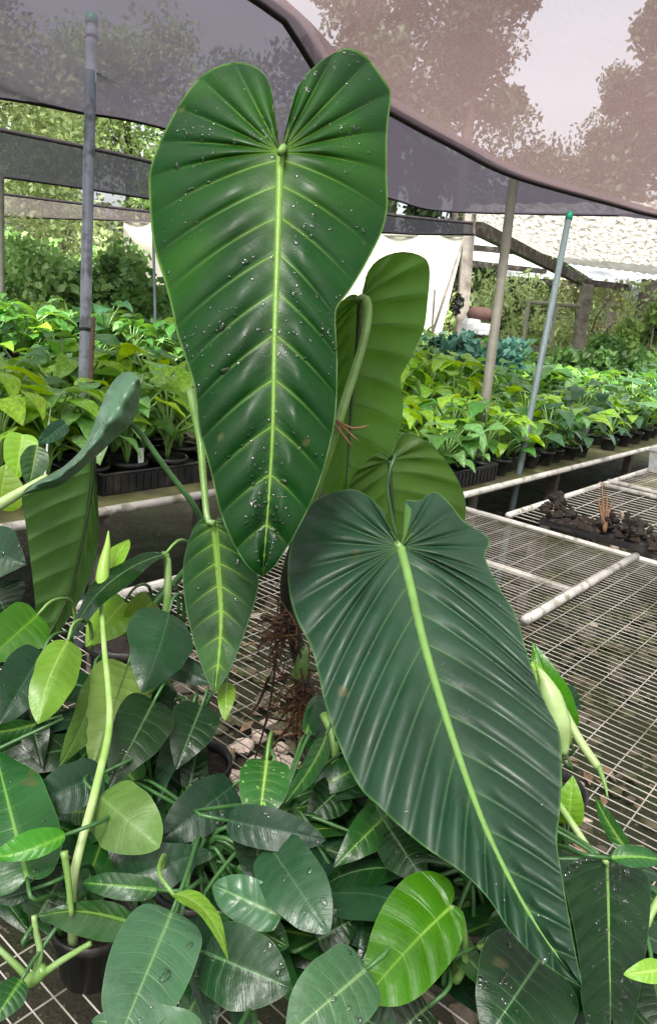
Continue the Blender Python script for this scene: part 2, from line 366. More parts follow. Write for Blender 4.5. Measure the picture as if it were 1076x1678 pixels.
# ------------------------------------------------------------------ shade cloth panels
def panel(name, label, near, far, mat, nu=60, nv=14, sag=.1, hems=(1, 1), hr=.01, seams=()):
    A = catmull(near, nu); B = catmull(far, nu); v = np.linspace(0, 1, nv)
    G = A[None]*(1-v)[:, None, None]+B[None]*v[:, None, None]
    u = np.linspace(0, 1, nu)
    G[..., 2] += -sag*np.sin(math.pi*v)[:, None]*(1+.35*np.sin(u*9)[None])+.018*np.sin(u*40)[None]*np.sin(math.pi*v)[:, None]
    c = G[0, nu//2]; root = thing(name, label, 'shade cloth', (c[0], c[1], c[2]), 'shade cloth panels overhead')
    mb = MB().grid(G); me = mb.mesh('fabric', True)
    lenu = np.linalg.norm(A[-1]-A[0]); lenv = np.linalg.norm(B[nu//2]-A[nu//2])
    U = np.stack(np.meshgrid(u*lenu, v*lenv), -1).reshape(-1, 2); sheet_uv(me, U)
    obj('fabric', me, mat, root)
    for k, row in ((0, G[0]), (1, G[-1])):
        if hems[k]: MB().tube(row, hr, 6).build('hem', 'hem', root, True)
    for sv in seams:
        row = G[int(sv*(nv-1))]; MB().tube(row+[0, 0, -.004], .0015, 5).build('seam', 'hem', root, True)
    return root
def zl(*pts): return [onz(x, y, z) for x, y, z in pts]
edgeA = [bench(-9, -2.0, 2.6), bench(-4.5, -2.0, 2.55), bench(-1.6, -2.0, 2.5), bench(.2, -2.0, 2.5), bench(1.92, -2.0, 2.43)] + [onz(x, y, z) for x, y, z in ((500, 100, 2.35), (640, 186, 2.29), (740, 240, 2.27), (842, 290, 2.25), (1000, 335, 2.25), (1076, 355, 2.25), (1230, 382, 2.27))]
ea_far = edgeA[-1]
edgeAo = [p + E2*12 + Z3*(.9+.03*i) for i, p in enumerate(edgeA)]
panel('shade_cloth', 'large rose brown shade cloth panel overhead at the upper right', edgeA, edgeAo, 'cloth_rose', 130, 60, .05, (1, 1), .011, seams=())
edgeB = zl((-260, 128, 2.3), (0, 160, 2.28), (130, 184, 2.31), (250, 205, 2.34), (450, 262, 2.33), (640, 325, 2.33), (720, 345, 2.33), (900, 351, 2.33), (1076, 354, 2.33), (1240, 362, 2.33))
panel('shade_cloth', 'dark grey purple shade cloth panel between the grey pole and the heart leaf', [p+Z3*.03+E2*.06 for p in edgeA], edgeB, 'cloth_grey', 90, 18, .03, (0, 1), .009, seams=())
panel('shade_cloth', 'narrow black shade cloth strip sloping behind the grey pole', zl((-200, 175, 2.32), (0, 213, 2.32), (245, 265, 2.32), (450, 322, 2.32), (640, 352, 2.32), (775, 366, 2.32)),
      zl((-200, 268, 2.3), (0, 289, 2.3), (245, 325, 2.3), (450, 360, 2.3), (640, 381, 2.3), (775, 384, 2.3)), 'cloth_black', 60, 8, .02, (1, 1), .014)
panel('shade_cloth', 'thin pinkish grey shade cloth strip lowest above the far plants', zl((-200, 288, 2.35), (0, 317, 2.35), (245, 347, 2.35), (450, 366, 2.35)),
      zl((-200, 343, 2.33), (0, 355, 2.33), (245, 362, 2.33), (450, 376, 2.33)), 'cloth_thin', 50, 8, .03, (1, 1), .018)

# ------------------------------------------------------------------ poles
def pole(name, label, P0, P1, r, mat, cap=None, n=12):
    P0, P1 = np.asarray(P0), np.asarray(P1)
    root = thing(name, label, 'pole', P0)
    MB().tube([P0, P0*.5+P1*.5, P1], r, n).build('shaft', mat, root, True)
    if cap:
        d = (P1-P0)/np.linalg.norm(P1-P0)
        MB().tube([P1-d*.03, P1-d*.005, P1+d*.012, P1+d*.02], [r*1.12, r*1.15, r*1.05, r*.5], n).build('cap', cap, root, True)
    return root
Lb = onz(135, 770, TB); Ltop = W(151, 30, (Lb-CAM)@FW); Lg = Lb+(Lb-Ltop)*(TB/(Ltop[2]-Lb[2]))
pl = pole('support_pole', 'tall blue grey pipe pole with green cap at the left', Lg, Ltop, .0235, 'pipe_grey', 'green_cap', 16)
dL = (Ltop-Lb)/np.linalg.norm(Ltop-Lb); q = W(141, 541, (Lb-CAM)@FW)
MB().tube([q-dL*.006, q+dL*.006], .029, 16).build('cable_tie', 'tie_black', pl, True)
q2 = W(151, 62, (Lb-CAM)@FW); MB().tube([q2-dL*.005, q2+dL*.005], .027, 16).build('cable_tie', 'tie_black', pl, True)
rb = MB(); rp = [W(153, 520, 3.09), W(149, 620, 3.09), W(146, 700, 3.09), W(144, 770, 3.09)]
rpp = catmull(rp, 90); rb.tube(rpp, [.0105 if i % 2 else .0085 for i in range(90)], 8); rb.build('rebar', 'rebar', pl, True)
R1t = onz(842, 290, 2.3); R1b = W(797, 640, (R1t-CAM)@FW*1.0); k = R1t-R1b; pole('support_pole', 'tan weathered pole holding up the edge of the rose cloth', R1t-k*(R1t[2]/k[2]), R1t, .027, 'pipe_tan')
R2b = onz(850, 772, TB); R2t = W(932, 352, (R2b-CAM)@FW); k = R2t-R2b; pole('support_pole', 'slim blue grey pole with green cap beside the right potted plants', R2b-k*(TB/k[2]), R2t, .0175, 'pipe_teal', 'green_cap')
b3 = onz(255, 545, 1.1); t3 = W(251, 372, (b3-CAM)@FW); pole('thin_stake', 'thin pale green stake among the far left plants', b3-(t3-b3)*1.9, t3, .012, 'pipe_teal', None, 8)
b4 = W(2, 470, 6.0); t4 = W(1, 290, 6.0); pole('support_pole', 'grey brown post at the left edge of the picture', b4-(t4-b4)*1.2, t4, .03, 'pipe_tan', None, 8)

# ------------------------------------------------------------------ far shed, white wall, yard
dS = 7.9
def seg(px0, px1, d0, d1, w, h, name, mat, root): return MB().bar(W(*px0, d0), W(*px1, d1), w, h).build(name, mat, root)
shed = thing('shed', 'open timber lean-to with mildewed plastic roof behind the right bench', 'shed', onz(900, 640, 0))
def quad(p, nu, nv, name, mat, root, wav=0, wn=30):
    P = np.array(p, float); u = np.linspace(0, 1, nu); v = np.linspace(0, 1, nv)
    G = (P[0][None, None]*(1-u)[None, :, None]+P[1][None, None]*u[None, :, None])*(1-v)[:, None, None]+(P[3][None, None]*(1-u)[None, :, None]+P[2][None, None]*u[None, :, None])*v[:, None, None]
    G[..., 2] += wav*np.sin(u*wn)[None]
    me = MB().grid(G).mesh(name, True)
    U = np.stack(np.meshgrid(u*np.linalg.norm(P[1]-P[0]), v*np.linalg.norm(P[3]-P[0])), -1).reshape(-1, 2); sheet_uv(me, U)
    return obj(name, me, mat, root)
rN0, rN1 = onz(768, 335, 2.62), onz(1130, 330, 2.72)
rM0, rM1 = onz(780, 380, 2.55), onz(1130, 446, 2.55)
rm = onz(915, 424, 2.55)
quad([rN0, rN1, rM1, rm], 30, 12, 'roof_sheet', 'mildew_sheet', shed, .012, 60)
quad([rN0+Z3*.01, rm*.999+rN1*.001, rm, rM0], 12, 6, 'roof_sheet', 'mildew_sheet', shed)
rW = [onz(912, 421, 2.52), onz(1130, 441, 2.52), onz(1130, 474, 2.36), onz(985, 468, 2.36)]
quad(rW, 40, 6, 'roof_panel', 'clear_sheet', shed, .012, 90)
quad([onz(774, 384, 2.5), onz(800, 384, 2.5), onz(950, 464, 2.35), onz(774, 452, 2.35)], 20, 6, 'roof_panel', 'clear_sheet', shed)
MB().bar(onz(782, 374, 2.5), onz(968, 468, 2.3), .12, .14).build('rafter', 'wood_dark', shed)
for y0, x1, y1, z in ((404, 862, 412, 2.45), (431, 895, 444, 2.38), (454, 965, 466, 2.27)):
    MB().bar(onz(768, y0, z), onz(x1, y1, z), .09, .1).build('purlin', 'wood_dark', shed)
MB().bar(onz(960, 463, 2.27), onz(1030, 471, 2.3), .1, .1).build('purlin', 'wood_dark', shed)
pf = W(961, 468, 12.2); pb = W(943, 590, 12.2); kk = pf-pb
MB().bar(pf-kk*1.9, pf, .16, .16, FW).build('post', 'wood_grey', shed)
pf = W(770, 345, 8.2); pb = W(755, 540, 8.2); kk = pf-pb
MB().bar(pf-kk*2.1, pf, .12, .12, FW).build('post', 'wood_grey', shed)
MB().bar(W(760, 388, 8.15), W(706, 552, 8.15), .03, .03, FW).build('brace', 'wood_grey', shed)
MB().bar(W(712, 475, 8.1), W(706, 560, 8.1), .02, .02, FW).build('brace', 'wood_grey', shed)
gate = thing('gate_frame', 'empty grey metal door frame standing in the bright yard', 'frame', onz(885, 600, 0))
for a, b in (((866, 495), (850, 610)), ((912, 499), (892, 615))): MB().tube([W(*a, 11.4), W(*b, 11.4)], .03, 8).build('upright', 'pipe_tan', gate)
MB().tube([W(864, 495, 11.4), W(950, 502, 11.4)], .03, 8).build('crossbar', 'pipe_tan', gate)
bw = thing('bench_wall', 'low brown timber planks lying behind the right plants', 'planks', W(910, 600, 11))
for y, x0, x1 in ((573, 872, 945), (581, 900, 948)): MB().bar(W(x0, y, 11), W(x1, y+8, 11), .1, .1).build('plank', 'wood_grey', bw)
wall = thing('tarp_wall', 'white tarp screen wall behind the far plants', 'tarp wall', onz(480, 640, 0))
wt = [W(203, 362, 11), W(400, 377, 10.6), W(640, 386, 10.2), W(762, 386, 10)]; wbm = [W(200, 520, 11), W(400, 540, 10.6), W(632, 570, 10.2), W(716, 575, 10)]
A = catmull(wt, 50); B = catmull(wbm, 50); v = np.linspace(0, 1, 8)[:, None, None]; Gq = A[None]*(1-v)+B[None]*v
Gq += FW[None, None]*(.05*np.sin(np.linspace(0, 40, 50)))[None, :, None]
me = MB().grid(Gq).mesh('sheet', True); obj('sheet', me, 'tarp_white', wall)
MB().tube(A, .02, 6).build('top_rail', 'pipe_tan', wall)

# ------------------------------------------------------------------ trees and shrubs beyond
def leaf_cloud(cs, rs, n, size, asp=.5, droop=.3):
    V = []; F = []
    k = len(cs); idx = rng.integers(0, k, n); d = rng.normal(size=(n, 3)); d /= np.linalg.norm(d, axis=1, keepdims=True)
    c = np.asarray(cs)[idx]+d*(np.asarray(rs)[idx]*rng.random(n)**.45)[:, None]
    a = rng.normal(size=(n, 3)); a[:, 2] -= droop; a /= np.linalg.norm(a, axis=1, keepdims=True)
    b = np.cross(a, rng.normal(size=(n, 3))); b /= np.maximum(np.linalg.norm(b, axis=1, keepdims=True), 1e-6)
    s = size*rng.uniform(.6, 1.3, n)[:, None]
    V = np.stack([c-a*s*.5, c+b*s*asp*.5, c+a*s*.5, c-b*s*asp*.5], 1).reshape(-1, 3)
    F = np.arange(4*n).reshape(-1, 4)
    me = bpy.data.meshes.new('crown'); me.vertices.add(4*n); me.vertices.foreach_set('co', V.ravel())
    me.loops.add(4*n); me.loops.foreach_set('vertex_index', F.ravel()); me.polygons.add(n)
    me.polygons.foreach_set('loop_start', np.arange(0, 4*n, 4)); me.update(calc_edges=True); return me
def tree(x, y, h, r, mat, label, n=2600, size=.26, base=.35, group='trees beyond the nursery'):
    root = thing('tree', label, 'tree', (x, y, 0), group)
    cs = []; rs = []; limbs = MB(); lean = np.array([random.uniform(-.3, .3), random.uniform(-.3, .3)])
    top = np.array([x+lean[0], y+lean[1], h*.93])
    tp = catmull([(x, y, -.1), (x+lean[0]*.2, y, h*.3), (x+lean[0]*.6, y+lean[1]*.6, h*.65), top], 10)
    limbs.tube(tp, [h*.02, h*.017, h*.011, h*.004], 8)
    for i in range(34):
        t_ = random.uniform(base, 1); P = tp[int(t_*9)]; a = random.uniform(0, 6.28); q = random.random()**.5*r*(1.15-abs(t_-.55))
        E_ = P+np.array([math.cos(a)*q, math.sin(a)*q, random.uniform(.0, .12)*h])
        limbs.tube(catmull([P, P*.5+E_*.5+np.array([0, 0, .04*h]), E_], 5), [h*.004, h*.0012], 5)
        cs.append(E_); rs.append(r*random.uniform(.3, .6))
    limbs.build('trunk', 'bark', root, True)
    obj('crown', leaf_cloud(cs, rs, n, size), mat, root)
def pxw(x, d):   # ground point under image column x at horizontal distance d
    r_ = ray(x, 500); r_ = r_/np.linalg.norm(r_[:2]); return r_[0]*d, r_[1]*d
TL = [(-60, 15, 8.5, 1.6, 'tree_bright', 'leafy green tree seen over the shade cloth at far left'), (60, 19, 6.2, 1.5, 'tree_bright', 'pale tree left of the grey pole beyond the cloth'), (215, 18, 6.6, 1.6, 'tree_bright', 'pale tree right of the grey pole beyond the cloth'),
      (330, 17, 6.0, 1.4, 'tree_green', 'green tree hidden partly by the big heart leaf'), (560, 13, 8.6, 1.1, 'tree_deep', 'dark tree behind the rose cloth beside the heart leaf lobe'), (620, 16, 11, 1.4, 'tree_deep', 'tall dark tree behind the rose cloth above the back leaf'),
      (675, 18, 12, 1.5, 'tree_deep', 'tall tree silhouette left of the tan pole'), (735, 14.5, 8.2, .85, 'tree_deep', 'slim dark tree at the left of the sky gap'),
      (835, 17, 5.3, 1.3, 'tree_deep', 'lower tree in the middle of the sky gap'), (935, 19, 6.2, .8, 'tree_deep', 'thin tree right of the middle of the sky gap'), (1000, 17, 9.6, .7, 'tree_deep', 'narrow dark tree at the right of the sky gap'),
      (1060, 14, 10, 1.2, 'tree_deep', 'tall dark tree at the right edge of the picture'), (1010, 24, 9.0, 1.7, 'tree_deep', 'farther dark tree at the upper right'),
      (430, 22, 7.0, 2.0, 'tree_green', 'broad green tree beyond the white tarp wall'), (900, 18.5, 4.6, 1.2, 'tree_bright', 'pale yellow green tree beyond the shed')]
for x, d, h, r, m, lab in TL:
    X, Y = pxw(x, d); tree(X, Y, h, r, m, lab, 13000, .13, base=.36)
def shrub(px, d, h, r, mat, label, n=1500, size=.12, group='shrubs behind the nursery benches', asp=.45, droop=.3):
    X, Y = pxw(px, d); root = thing('shrub', label, 'shrub', (X, Y, 0), group)
    cs = []; rs = []; st = MB()
    for i in range(16):
        a = random.uniform(0, 6.28); q = random.random()**.5*r; z = h*random.uniform(.25, .9)*(1-.3*q/r)
        P = np.array([X+q*math.cos(a), Y+q*math.sin(a), z]); cs.append(P); rs.append(r*random.uniform(.28, .45)); st.tube([(X, Y, 0), P*.5+np.array([X, Y, z*.6])*.5, P], [.025, .008], 5)
    st.build('stem', 'bark', root); obj('foliage', leaf_cloud(cs, rs, n, size, asp, droop), mat, root)
SH = [(-40, 13, 2.6, 1.3, 'tree_bright', 'pale green shrub at the far left edge'), (40, 12.5, 2.15, .7, 'shrub_yellow', 'bright yellow shrub above the far left plants'), (90, 15, 3.4, 1.3, 'tree_bright', 'tall pale shrub left of the grey pole'),
      (180, 14.5, 3.2, 1.2, 'tree_bright', 'pale shrub right of the grey pole'), (165, 11, 1.9, .8, 'tree_green', 'dark green shrub below the white wall at left'), (225, 10.2, 1.8, .8, 'tree_green', 'dark leafy bush at the foot of the white wall'),
      (800, 14, 3.0, 1.0, 'tree_bright', 'pale shrub in the yard beside the tan pole'), (862, 15.5, 3.4, 1.3, 'tree_bright', 'pale yellow shrub seen through the door frame'), (915, 17, 3.8, 1.4, 'shrub_yellow', 'yellowish shrub behind the door frame'),
      (960, 14.5, 3.0, 1.1, 'reed_leaf', 'pale reed clump right of the shed post'), (1010, 13.5, 2.9, 1.1, 'tree_bright', 'light green shrub between shed post and dark bush'), (1082, 11.5, 2.7, .45, 'tree_green', 'dark green bush at the right edge under the roof'), (1125, 12, 2.7, .5, 'tree_deep', 'deep green bush cut off by the right edge'),
      (745, 15, 3.4, 1.1, 'tree_bright', 'pale shrub behind the brown bundle'), (830, 18, 4.0, 1.5, 'tree_bright', 'farthest pale shrub under the shed roof')]
for s_ in SH: shrub(*s_, n=2300 if s_[4] in ('tree_bright', 'reed_leaf', 'shrub_yellow') else 3600)

# ------------------------------------------------------------------ benches
def wire_panel(a0, a1, b0, b1, sa, sb, r, root, mat, z=TB):
    mb = MB()
    na = int((a1-a0)/sa)
    for i in range(na+1):
        a = a0+i*sa+random.uniform(-.0015, .0015); k = 8
        pts = [bench(a+.0012*math.sin(j*1.7+i), b0+(b1-b0)*j/k, z-.004*math.sin(j*1.1+i*.13)) for j in range(k+1)]
        mb.tube(pts, r, 4, False)
    for i in range(int((b1-b0)/sb)+1):
        b = b0+i*sb+random.uniform(-.002, .002); k = 8
        mb.tube([bench(a0+(a1-a0)*j/k, b+.0015*math.sin(j*2+i), z+2*r-.004*math.sin(j*1.3+i)) for j in range(k+1)], r, 4, False)
    return mb.build('wire_mesh', mat, root, False, 'stuff')
nb = thing('mesh_bench', 'white welded wire mesh bench carrying the big leaved plants', 'bench', bench(1.4, -.5, 0))
wire_panel(.05, 2.8, -1.52, .7,   .0245, .076, .0012, nb, 'wire_white')
MB().tube([bench(2.815, -1.56, TB), bench(2.815, -.73, TB), bench(2.815, .7, TB)], 0.0116, 10).build('frame_bar', 'bar_white', nb, True)
MB().tube([bench(1.86, -.73, TB+.012), bench(2.8, -.73, TB+.012)], 0.0142, 10).build('frame_bar', 'bar_white', nb, True)
MB().tube([bench(2.33, -1.5, TB-.03), bench(2.33, -.76, TB-.03)], 0.0120, 10).build('frame_bar', 'bar_white', nb, True)
MB().tube([bench(2.12, -.42, TB+.012), bench(2.7, -.42, TB+.012)], .012, 8).build('frame_bar', 'bar_white', nb, True)
MB().tube([bench(.0, -1.54, TB-.01), bench(2.8, -1.54, TB-.01)], .014, 8).build('frame_bar', 'bar_white', nb, True)
for a, b in ((2.7, -1.45), (2.7, .5), (.2, -1.45), (.2, .5)): MB().bar(bench(a, b, 0), bench(a, b, TB-.05), .04, .04, E1).build('leg', 'wood_grey', nb)
rb_ = thing('mesh_bench', 'mossy wire mesh bench beyond the black tray at right', 'bench', bench(4.2, -.5, 0))
wire_panel(2.92, 5.6, -1.28, .9, .055, .11, .0022, rb_, 'wire_white')
MB().tube([bench(2.9, -1.3), bench(5.6, -1.3)], .014, 8).build('frame_bar', 'bar_white', rb_, True)
for a in (3.97, 4.1): MB().tube([bench(a, -1.3, TB+.01), bench(a, .9, TB+.01)], .014, 8).build('frame_bar', 'bar_white', rb_, True)
MB().box(bench(4.9, -.3, TB-.03), E1*.75, E2*.95, Z3*.008).build('board', 'mossy_board', rb_)
for a, b in ((3.0, -1.2), (5.4, -1.2)): MB().bar(bench(a, b, 0), bench(a, b, TB-.05), .04, .04, E1).build('leg', 'wood_dark', rb_)

def board_bench(label, a0, a1, b0, b1, bar='bar_white', TB=TB):
    root = thing('plank_bench', label, 'bench', bench((a0+a1)/2, (b0+b1)/2, 0))
    n = max(3, int((b1-b0)/.26)); w = (b1-b0)/n; me = None
    for i in range(n):
        b = b0+(i+.5)*w
        MB().box(bench((a0+a1)/2, b, TB-.025+random.uniform(-.003, .003)), E1*(a1-a0)/2, E2*(w/2-.006), Z3*.011).build('plank', 'mossy_board', root)
    MB().tube([bench(a0, b1+.01, TB-.01), bench((a0+a1)/2, b1+.012, TB-.014), bench(a1, b1+.01, TB-.01)], .0165, 10).build('front_rail', bar, root, True)
    for a in np.arange(a0+.25, a1, 1.35):
        for b in (b0+.1, b1-.06): MB().bar(bench(a, b, 0), bench(a, b, TB-.04), .05, .05, E1).build('leg', 'wood_dark', root)
board_bench('mossy plank bench with pale front rail behind the curled leaf', -1.4, 2.55, -3.9, -2.21)
board_bench('mossy plank bench with pale front rail under the right potted plants', 2.7, 9.5, -3.4, -1.62)
board_bench('plank bench in the second row behind the left plants', -.5, 4.4, -6.2, -4.6, TB=.86)
board_bench('plank bench in the second row behind the right plants', 4.8, 12, -5.6, -4.1)

# ------------------------------------------------------------------ leaf builder
SHAPES = {
 'heart': [(0, 0), (.07, -.05), (.2, -.09), (.35, -.06), (.47, .06), (.5, .2), (.47, .36), (.39, .54), (.28, .72), (.13, .9), (0, 1)],
 'ovate': [(0, 0), (.12, -.02), (.3, .0), (.44, .1), (.5, .26), (.48, .44), (.4, .6), (.27, .76), (.12, .9), (.03, .975), (0, 1)],
 'oblong': [(0, 0), (.15, .0), (.33, .04), (.45, .15), (.5, .33), (.5, .5), (.44, .67), (.32, .82), (.15, .935), (.04, .985), (0, 1)],
 'lance': [(0, 0), (.15, .02), (.32, .1), (.46, .26), (.5, .42), (.43, .6), (.3, .77), (.14, .92), (0, 1)]}
def leaf_grid(mid, ml, mr_, NS, NR, s0, bow, gp=1.3):
    """rows follow the lateral veins: from the midrib (or the leaf base) out to the margin"""
    s = np.linspace(0, 1, NS+1); g = np.where(s < s0, 0, ((s-s0)/(1-s0)))**gp
    R = catmull(mid, 60); gx = np.linspace(0, 1, 60)
    Rp = np.stack([np.interp(g, gx, R[:, j]) for j in range(2)], 1)
    Tg = np.gradient(R, axis=0); Tg /= np.linalg.norm(Tg, axis=1, keepdims=True); Tg = np.stack([np.interp(g, gx, Tg[:, j]) for j in range(2)], 1)
    r = np.linspace(-1, 1, 2*NR+1); P = np.zeros((NS+1, 2*NR+1, 2))
    ra = np.abs(r)**.9
    for side, mg in ((-1, ml), (1, mr_)):
        Mg = catmull(mg, s); L = np.linalg.norm(Mg-Rp, axis=1)
        wgt = np.clip((s-.5*s0)/(.5*s0+1e-6), 0, 1)
        for j in range(2*NR+1):
            if r[j]*side < 0 or (r[j] == 0 and side == 1): continue
            q = ra[j]; P[:, j] = Rp*(1-q)+Mg*q-Tg*(bow*4*q*(1-q)*L*wgt)[:, None]
    # distance to the midrib line
    dd = np.min(np.linalg.norm(P[:, :, None]-R[None, None, ::2], axis=3), axis=2)
    dd = np.minimum(dd, np.abs(r)[None]*1e9)
    return P, s, r, ra, g, dd
def leaf_mesh(name, V, s, ra, g, md, N, front_to=None, under=False):
    NS, K = V.shape[0]-1, V.shape[1]
    f = [(i*K+j, i*K+j+1, (i+1)*K+j+1, (i+1)*K+j) for i in range(NS) for j in range(K-1)]
    ctr = V[NS//2, K//2]
    nrm = np.cross(V[NS//2, K//2+1]-V[NS//2, K//2-1], V[NS//2+1, K//2]-V[NS//2-1, K//2])
    tgt = (CAM-ctr) if front_to is None else front_to
    flip = (nrm@tgt) < 0
    if under: flip = not flip
    if flip: f = [q[::-1] for q in f]
    me = bpy.data.meshes.new(name); me.from_pydata([tuple(p) for p in V.reshape(-1, 3)], [], f); me.update()
    me.polygons.foreach_set('use_smooth', [True]*len(me.polygons))
    sp = np.linalg.norm(np.gradient(V, axis=0), axis=2)*NS/N
    D = np.stack([md, sp, np.repeat(g[:, None], K, 1)], -1).reshape(-1, 3)
    at = me.attributes.new('leafd', 'FLOAT_VECTOR', 'POINT'); at.data.foreach_set('vector', D.astype(np.float32).ravel())
    U = np.stack([np.repeat((s*N)[:, None], K, 1), np.repeat(ra[None], NS+1, 0)], -1).reshape(-1, 2); sheet_uv(me, U)
    return me
ICO = None
def drops(root_leaf, V, nrm_to, cnt, rmin, rmax, clumps=14, mask=None):
    """water beads resting on the blade"""
    mb = MB(); NS, K = V.shape[0]-1, V.shape[1]
    n0, n1 = np.gradient(V, axis=0), np.gradient(V, axis=1); NN = np.cross(n1, n0); NN /= np.maximum(np.linalg.norm(NN, axis=2, keepdims=True), 1e-12)
    cl = [(random.uniform(.06, .95)*NS, random.uniform(.05, .95)*(K-1)) for _ in range(clumps)]
    for i in range(cnt):
        if random.random() < .7:
            c = random.choice(cl); a = c[0]+random.gauss(0, NS*.03); b = c[1]+random.gauss(0, K*.06)
        else: a = random.uniform(.03, .97)*NS; b = random.uniform(.03, .97)*(K-1)
        a = min(max(a, 1), NS-1.01); b = min(max(b, 1), K-2.01); i0, j0 = int(a), int(b); u, v = a-i0, b-j0
        P = V[i0, j0]*(1-u)*(1-v)+V[i0+1, j0]*u*(1-v)+V[i0, j0+1]*(1-u)*v+V[i0+1, j0+1]*u*v
        N_ = NN[i0, j0]
        if N_@(CAM-P) < 0: N_ = -N_
        t1 = np.cross(N_, [.3, .5, .8]); t1 /= np.linalg.norm(t1); t2 = np.cross(N_, t1)
        R_ = (rmin+(rmax-rmin)*random.random()**1.7)*(1 if random.random() < .93 else 1.5); e = random.choice((1, 1.1, 1.3, 1.8)); ph = random.random()*3.14; t1, t2 = t1*math.cos(ph)+t2*math.sin(ph), t2*math.cos(ph)-t1*math.sin(ph); vv = []
        for (q, z) in ((.9, -.1), (1, .06), (.8, .24), (.45, .36)):
            for k in range(8):
                A_ = k*math.pi/4; vv.append(P+R_*(t1*math.cos(A_)*q*e+t2*math.sin(A_)*q+N_*z))
        vv.append(P+R_*N_*.4); vv.append(P-R_*N_*.15)
        ff = [(i_*8+k, i_*8+(k+1) % 8, (i_+1)*8+(k+1) % 8, (i_+1)*8+k) for i_ in range(3) for k in range(8)]+[(24+k, 24+(k+1) % 8, 32) for k in range(8)]+[((k+1) % 8, k, 33) for k in range(8)]
        mb.add(vv, ff)
    mb.build('water_drops', 'water_drop', root_leaf, True, 'stuff')
def tube_part(name, pts, r, mat, parent, n=8, k=24):
    P = catmull(pts, k); return MB().tube(P, np.interp(np.linspace(0, 1, k), np.linspace(0, 1, len(r)), r) if not np.isscalar(r) else r, n).build(name, mat, parent, True)

def traced_leaf(plant, mid, ml, mr_, depth, mat, N=13, pleat=.006, under=False, s0=.36, bow=.05, NS=150, NR=22, cup=.0, ribmat=None, rib=(.005, .0012), ndrop=0, edge=True, drop_r=(.0016, .0034), name='leaf', wave=0.0):
    """leaf traced in the picture and set at its own distance: depth = list of (x, y, metres)"""
    P, s, r, ra, g, dd = leaf_grid(mid, ml, mr_, NS, NR, s0, bow)
    D = np.array(depth, float); cx, cy = D[:, 0].mean(), D[:, 1].mean(); sc = 300.0
    def basis(x, y):
        x = (x-cx)/sc; y = (y-cy)/sc; return np.stack([np.ones_like(x), x, y, x*x, x*y, y*y], -1)
    A = basis(D[:, 0], D[:, 1]); coef = np.linalg.solve(A.T@A+np.diag([0, 1e-4, 1e-4, .02, .02, .02]), A.T@D[:, 2])
    dep = basis(P[..., 0], P[..., 1])@coef
    env = np.minimum(1, ra*2.6)**1.3*(1-.3*ra**6)
    pl_ = pleat*(np.abs(np.sin(math.pi*N*s))**.8)[:, None]*env[None]
    pl_ = pl_*(1 if not under else -1)
    pl_ = pl_ - wave*np.sin(s*31+np.sign(r)[None].T*2).T*0 if wave == 0 else pl_+wave*np.sin(s*23)[:, None]*(ra**3)[None]
    dep = dep+cup*(ra**2)[None]-pl_
    X = P[..., 0]; Y = P[..., 1]
    V = CAM+(FW+RT*((X-CX)/FPX)[..., None]+UP*((CY-Y)/FPX)[..., None])*dep[..., None]
    md = dd*dep/FPX
    me = leaf_mesh(name, V, s, ra, g, md, N, None, under)
    o = obj(name, me, mat, plant)
    K = V.shape[1]; mi = K//2; i0 = int(s0*NS)
    toC = CAM-V[NS//2, mi]; toC /= np.linalg.norm(toC)
    line = V[i0:, mi]
    if ribmat:
        MB().tube(line[::3]+toC*(-.0015 if not under else .0015), [rib[0], rib[0]*.75, rib[0]*.5, rib[1]], 8).build('midrib', ribmat, o, True)
    if edge:
        for j in (0, K-1): MB().tube(V[::2, j], .0006, 5).build('margin', 'petiole_dark', o, True)
    if ndrop: drops(o, V, None, ndrop, *drop_r)
    return o, V
def small_leaf(plant, base, tip, wpx, mat, shape='ovate', d0=None, d1=None, dz=0.0, tilt=0.0, arch=.1, fold=.12, under=False, N=9, pleat=.0008, ndrop=0, crown=None, pet=True, NS=44, NR=7, twist=0.0, petmat='petiole_dark', side=.0):
    dfl = lambda y: float(np.interp(y, (600, 850, 1000, 1150, 1300, 1450, 1700), (1.6, 1.28, 1.18, 1.07, .95, .84, .70)))
    d0 = (dfl(base[1]) if d0 is None else d0)+dz; d1 = (dfl(tip[1]) if d1 is None else d1)+dz
    B = W(*base, d0); T = W(*tip, d1)
    return world_leaf(plant, B, T, wpx*(d0+d1)/2/FPX/max(.3, math.cos(rad(tilt))), mat, shape, tilt, arch, fold, under, N, pleat, ndrop, crown, pet, NS, NR, twist, petmat, None, side)
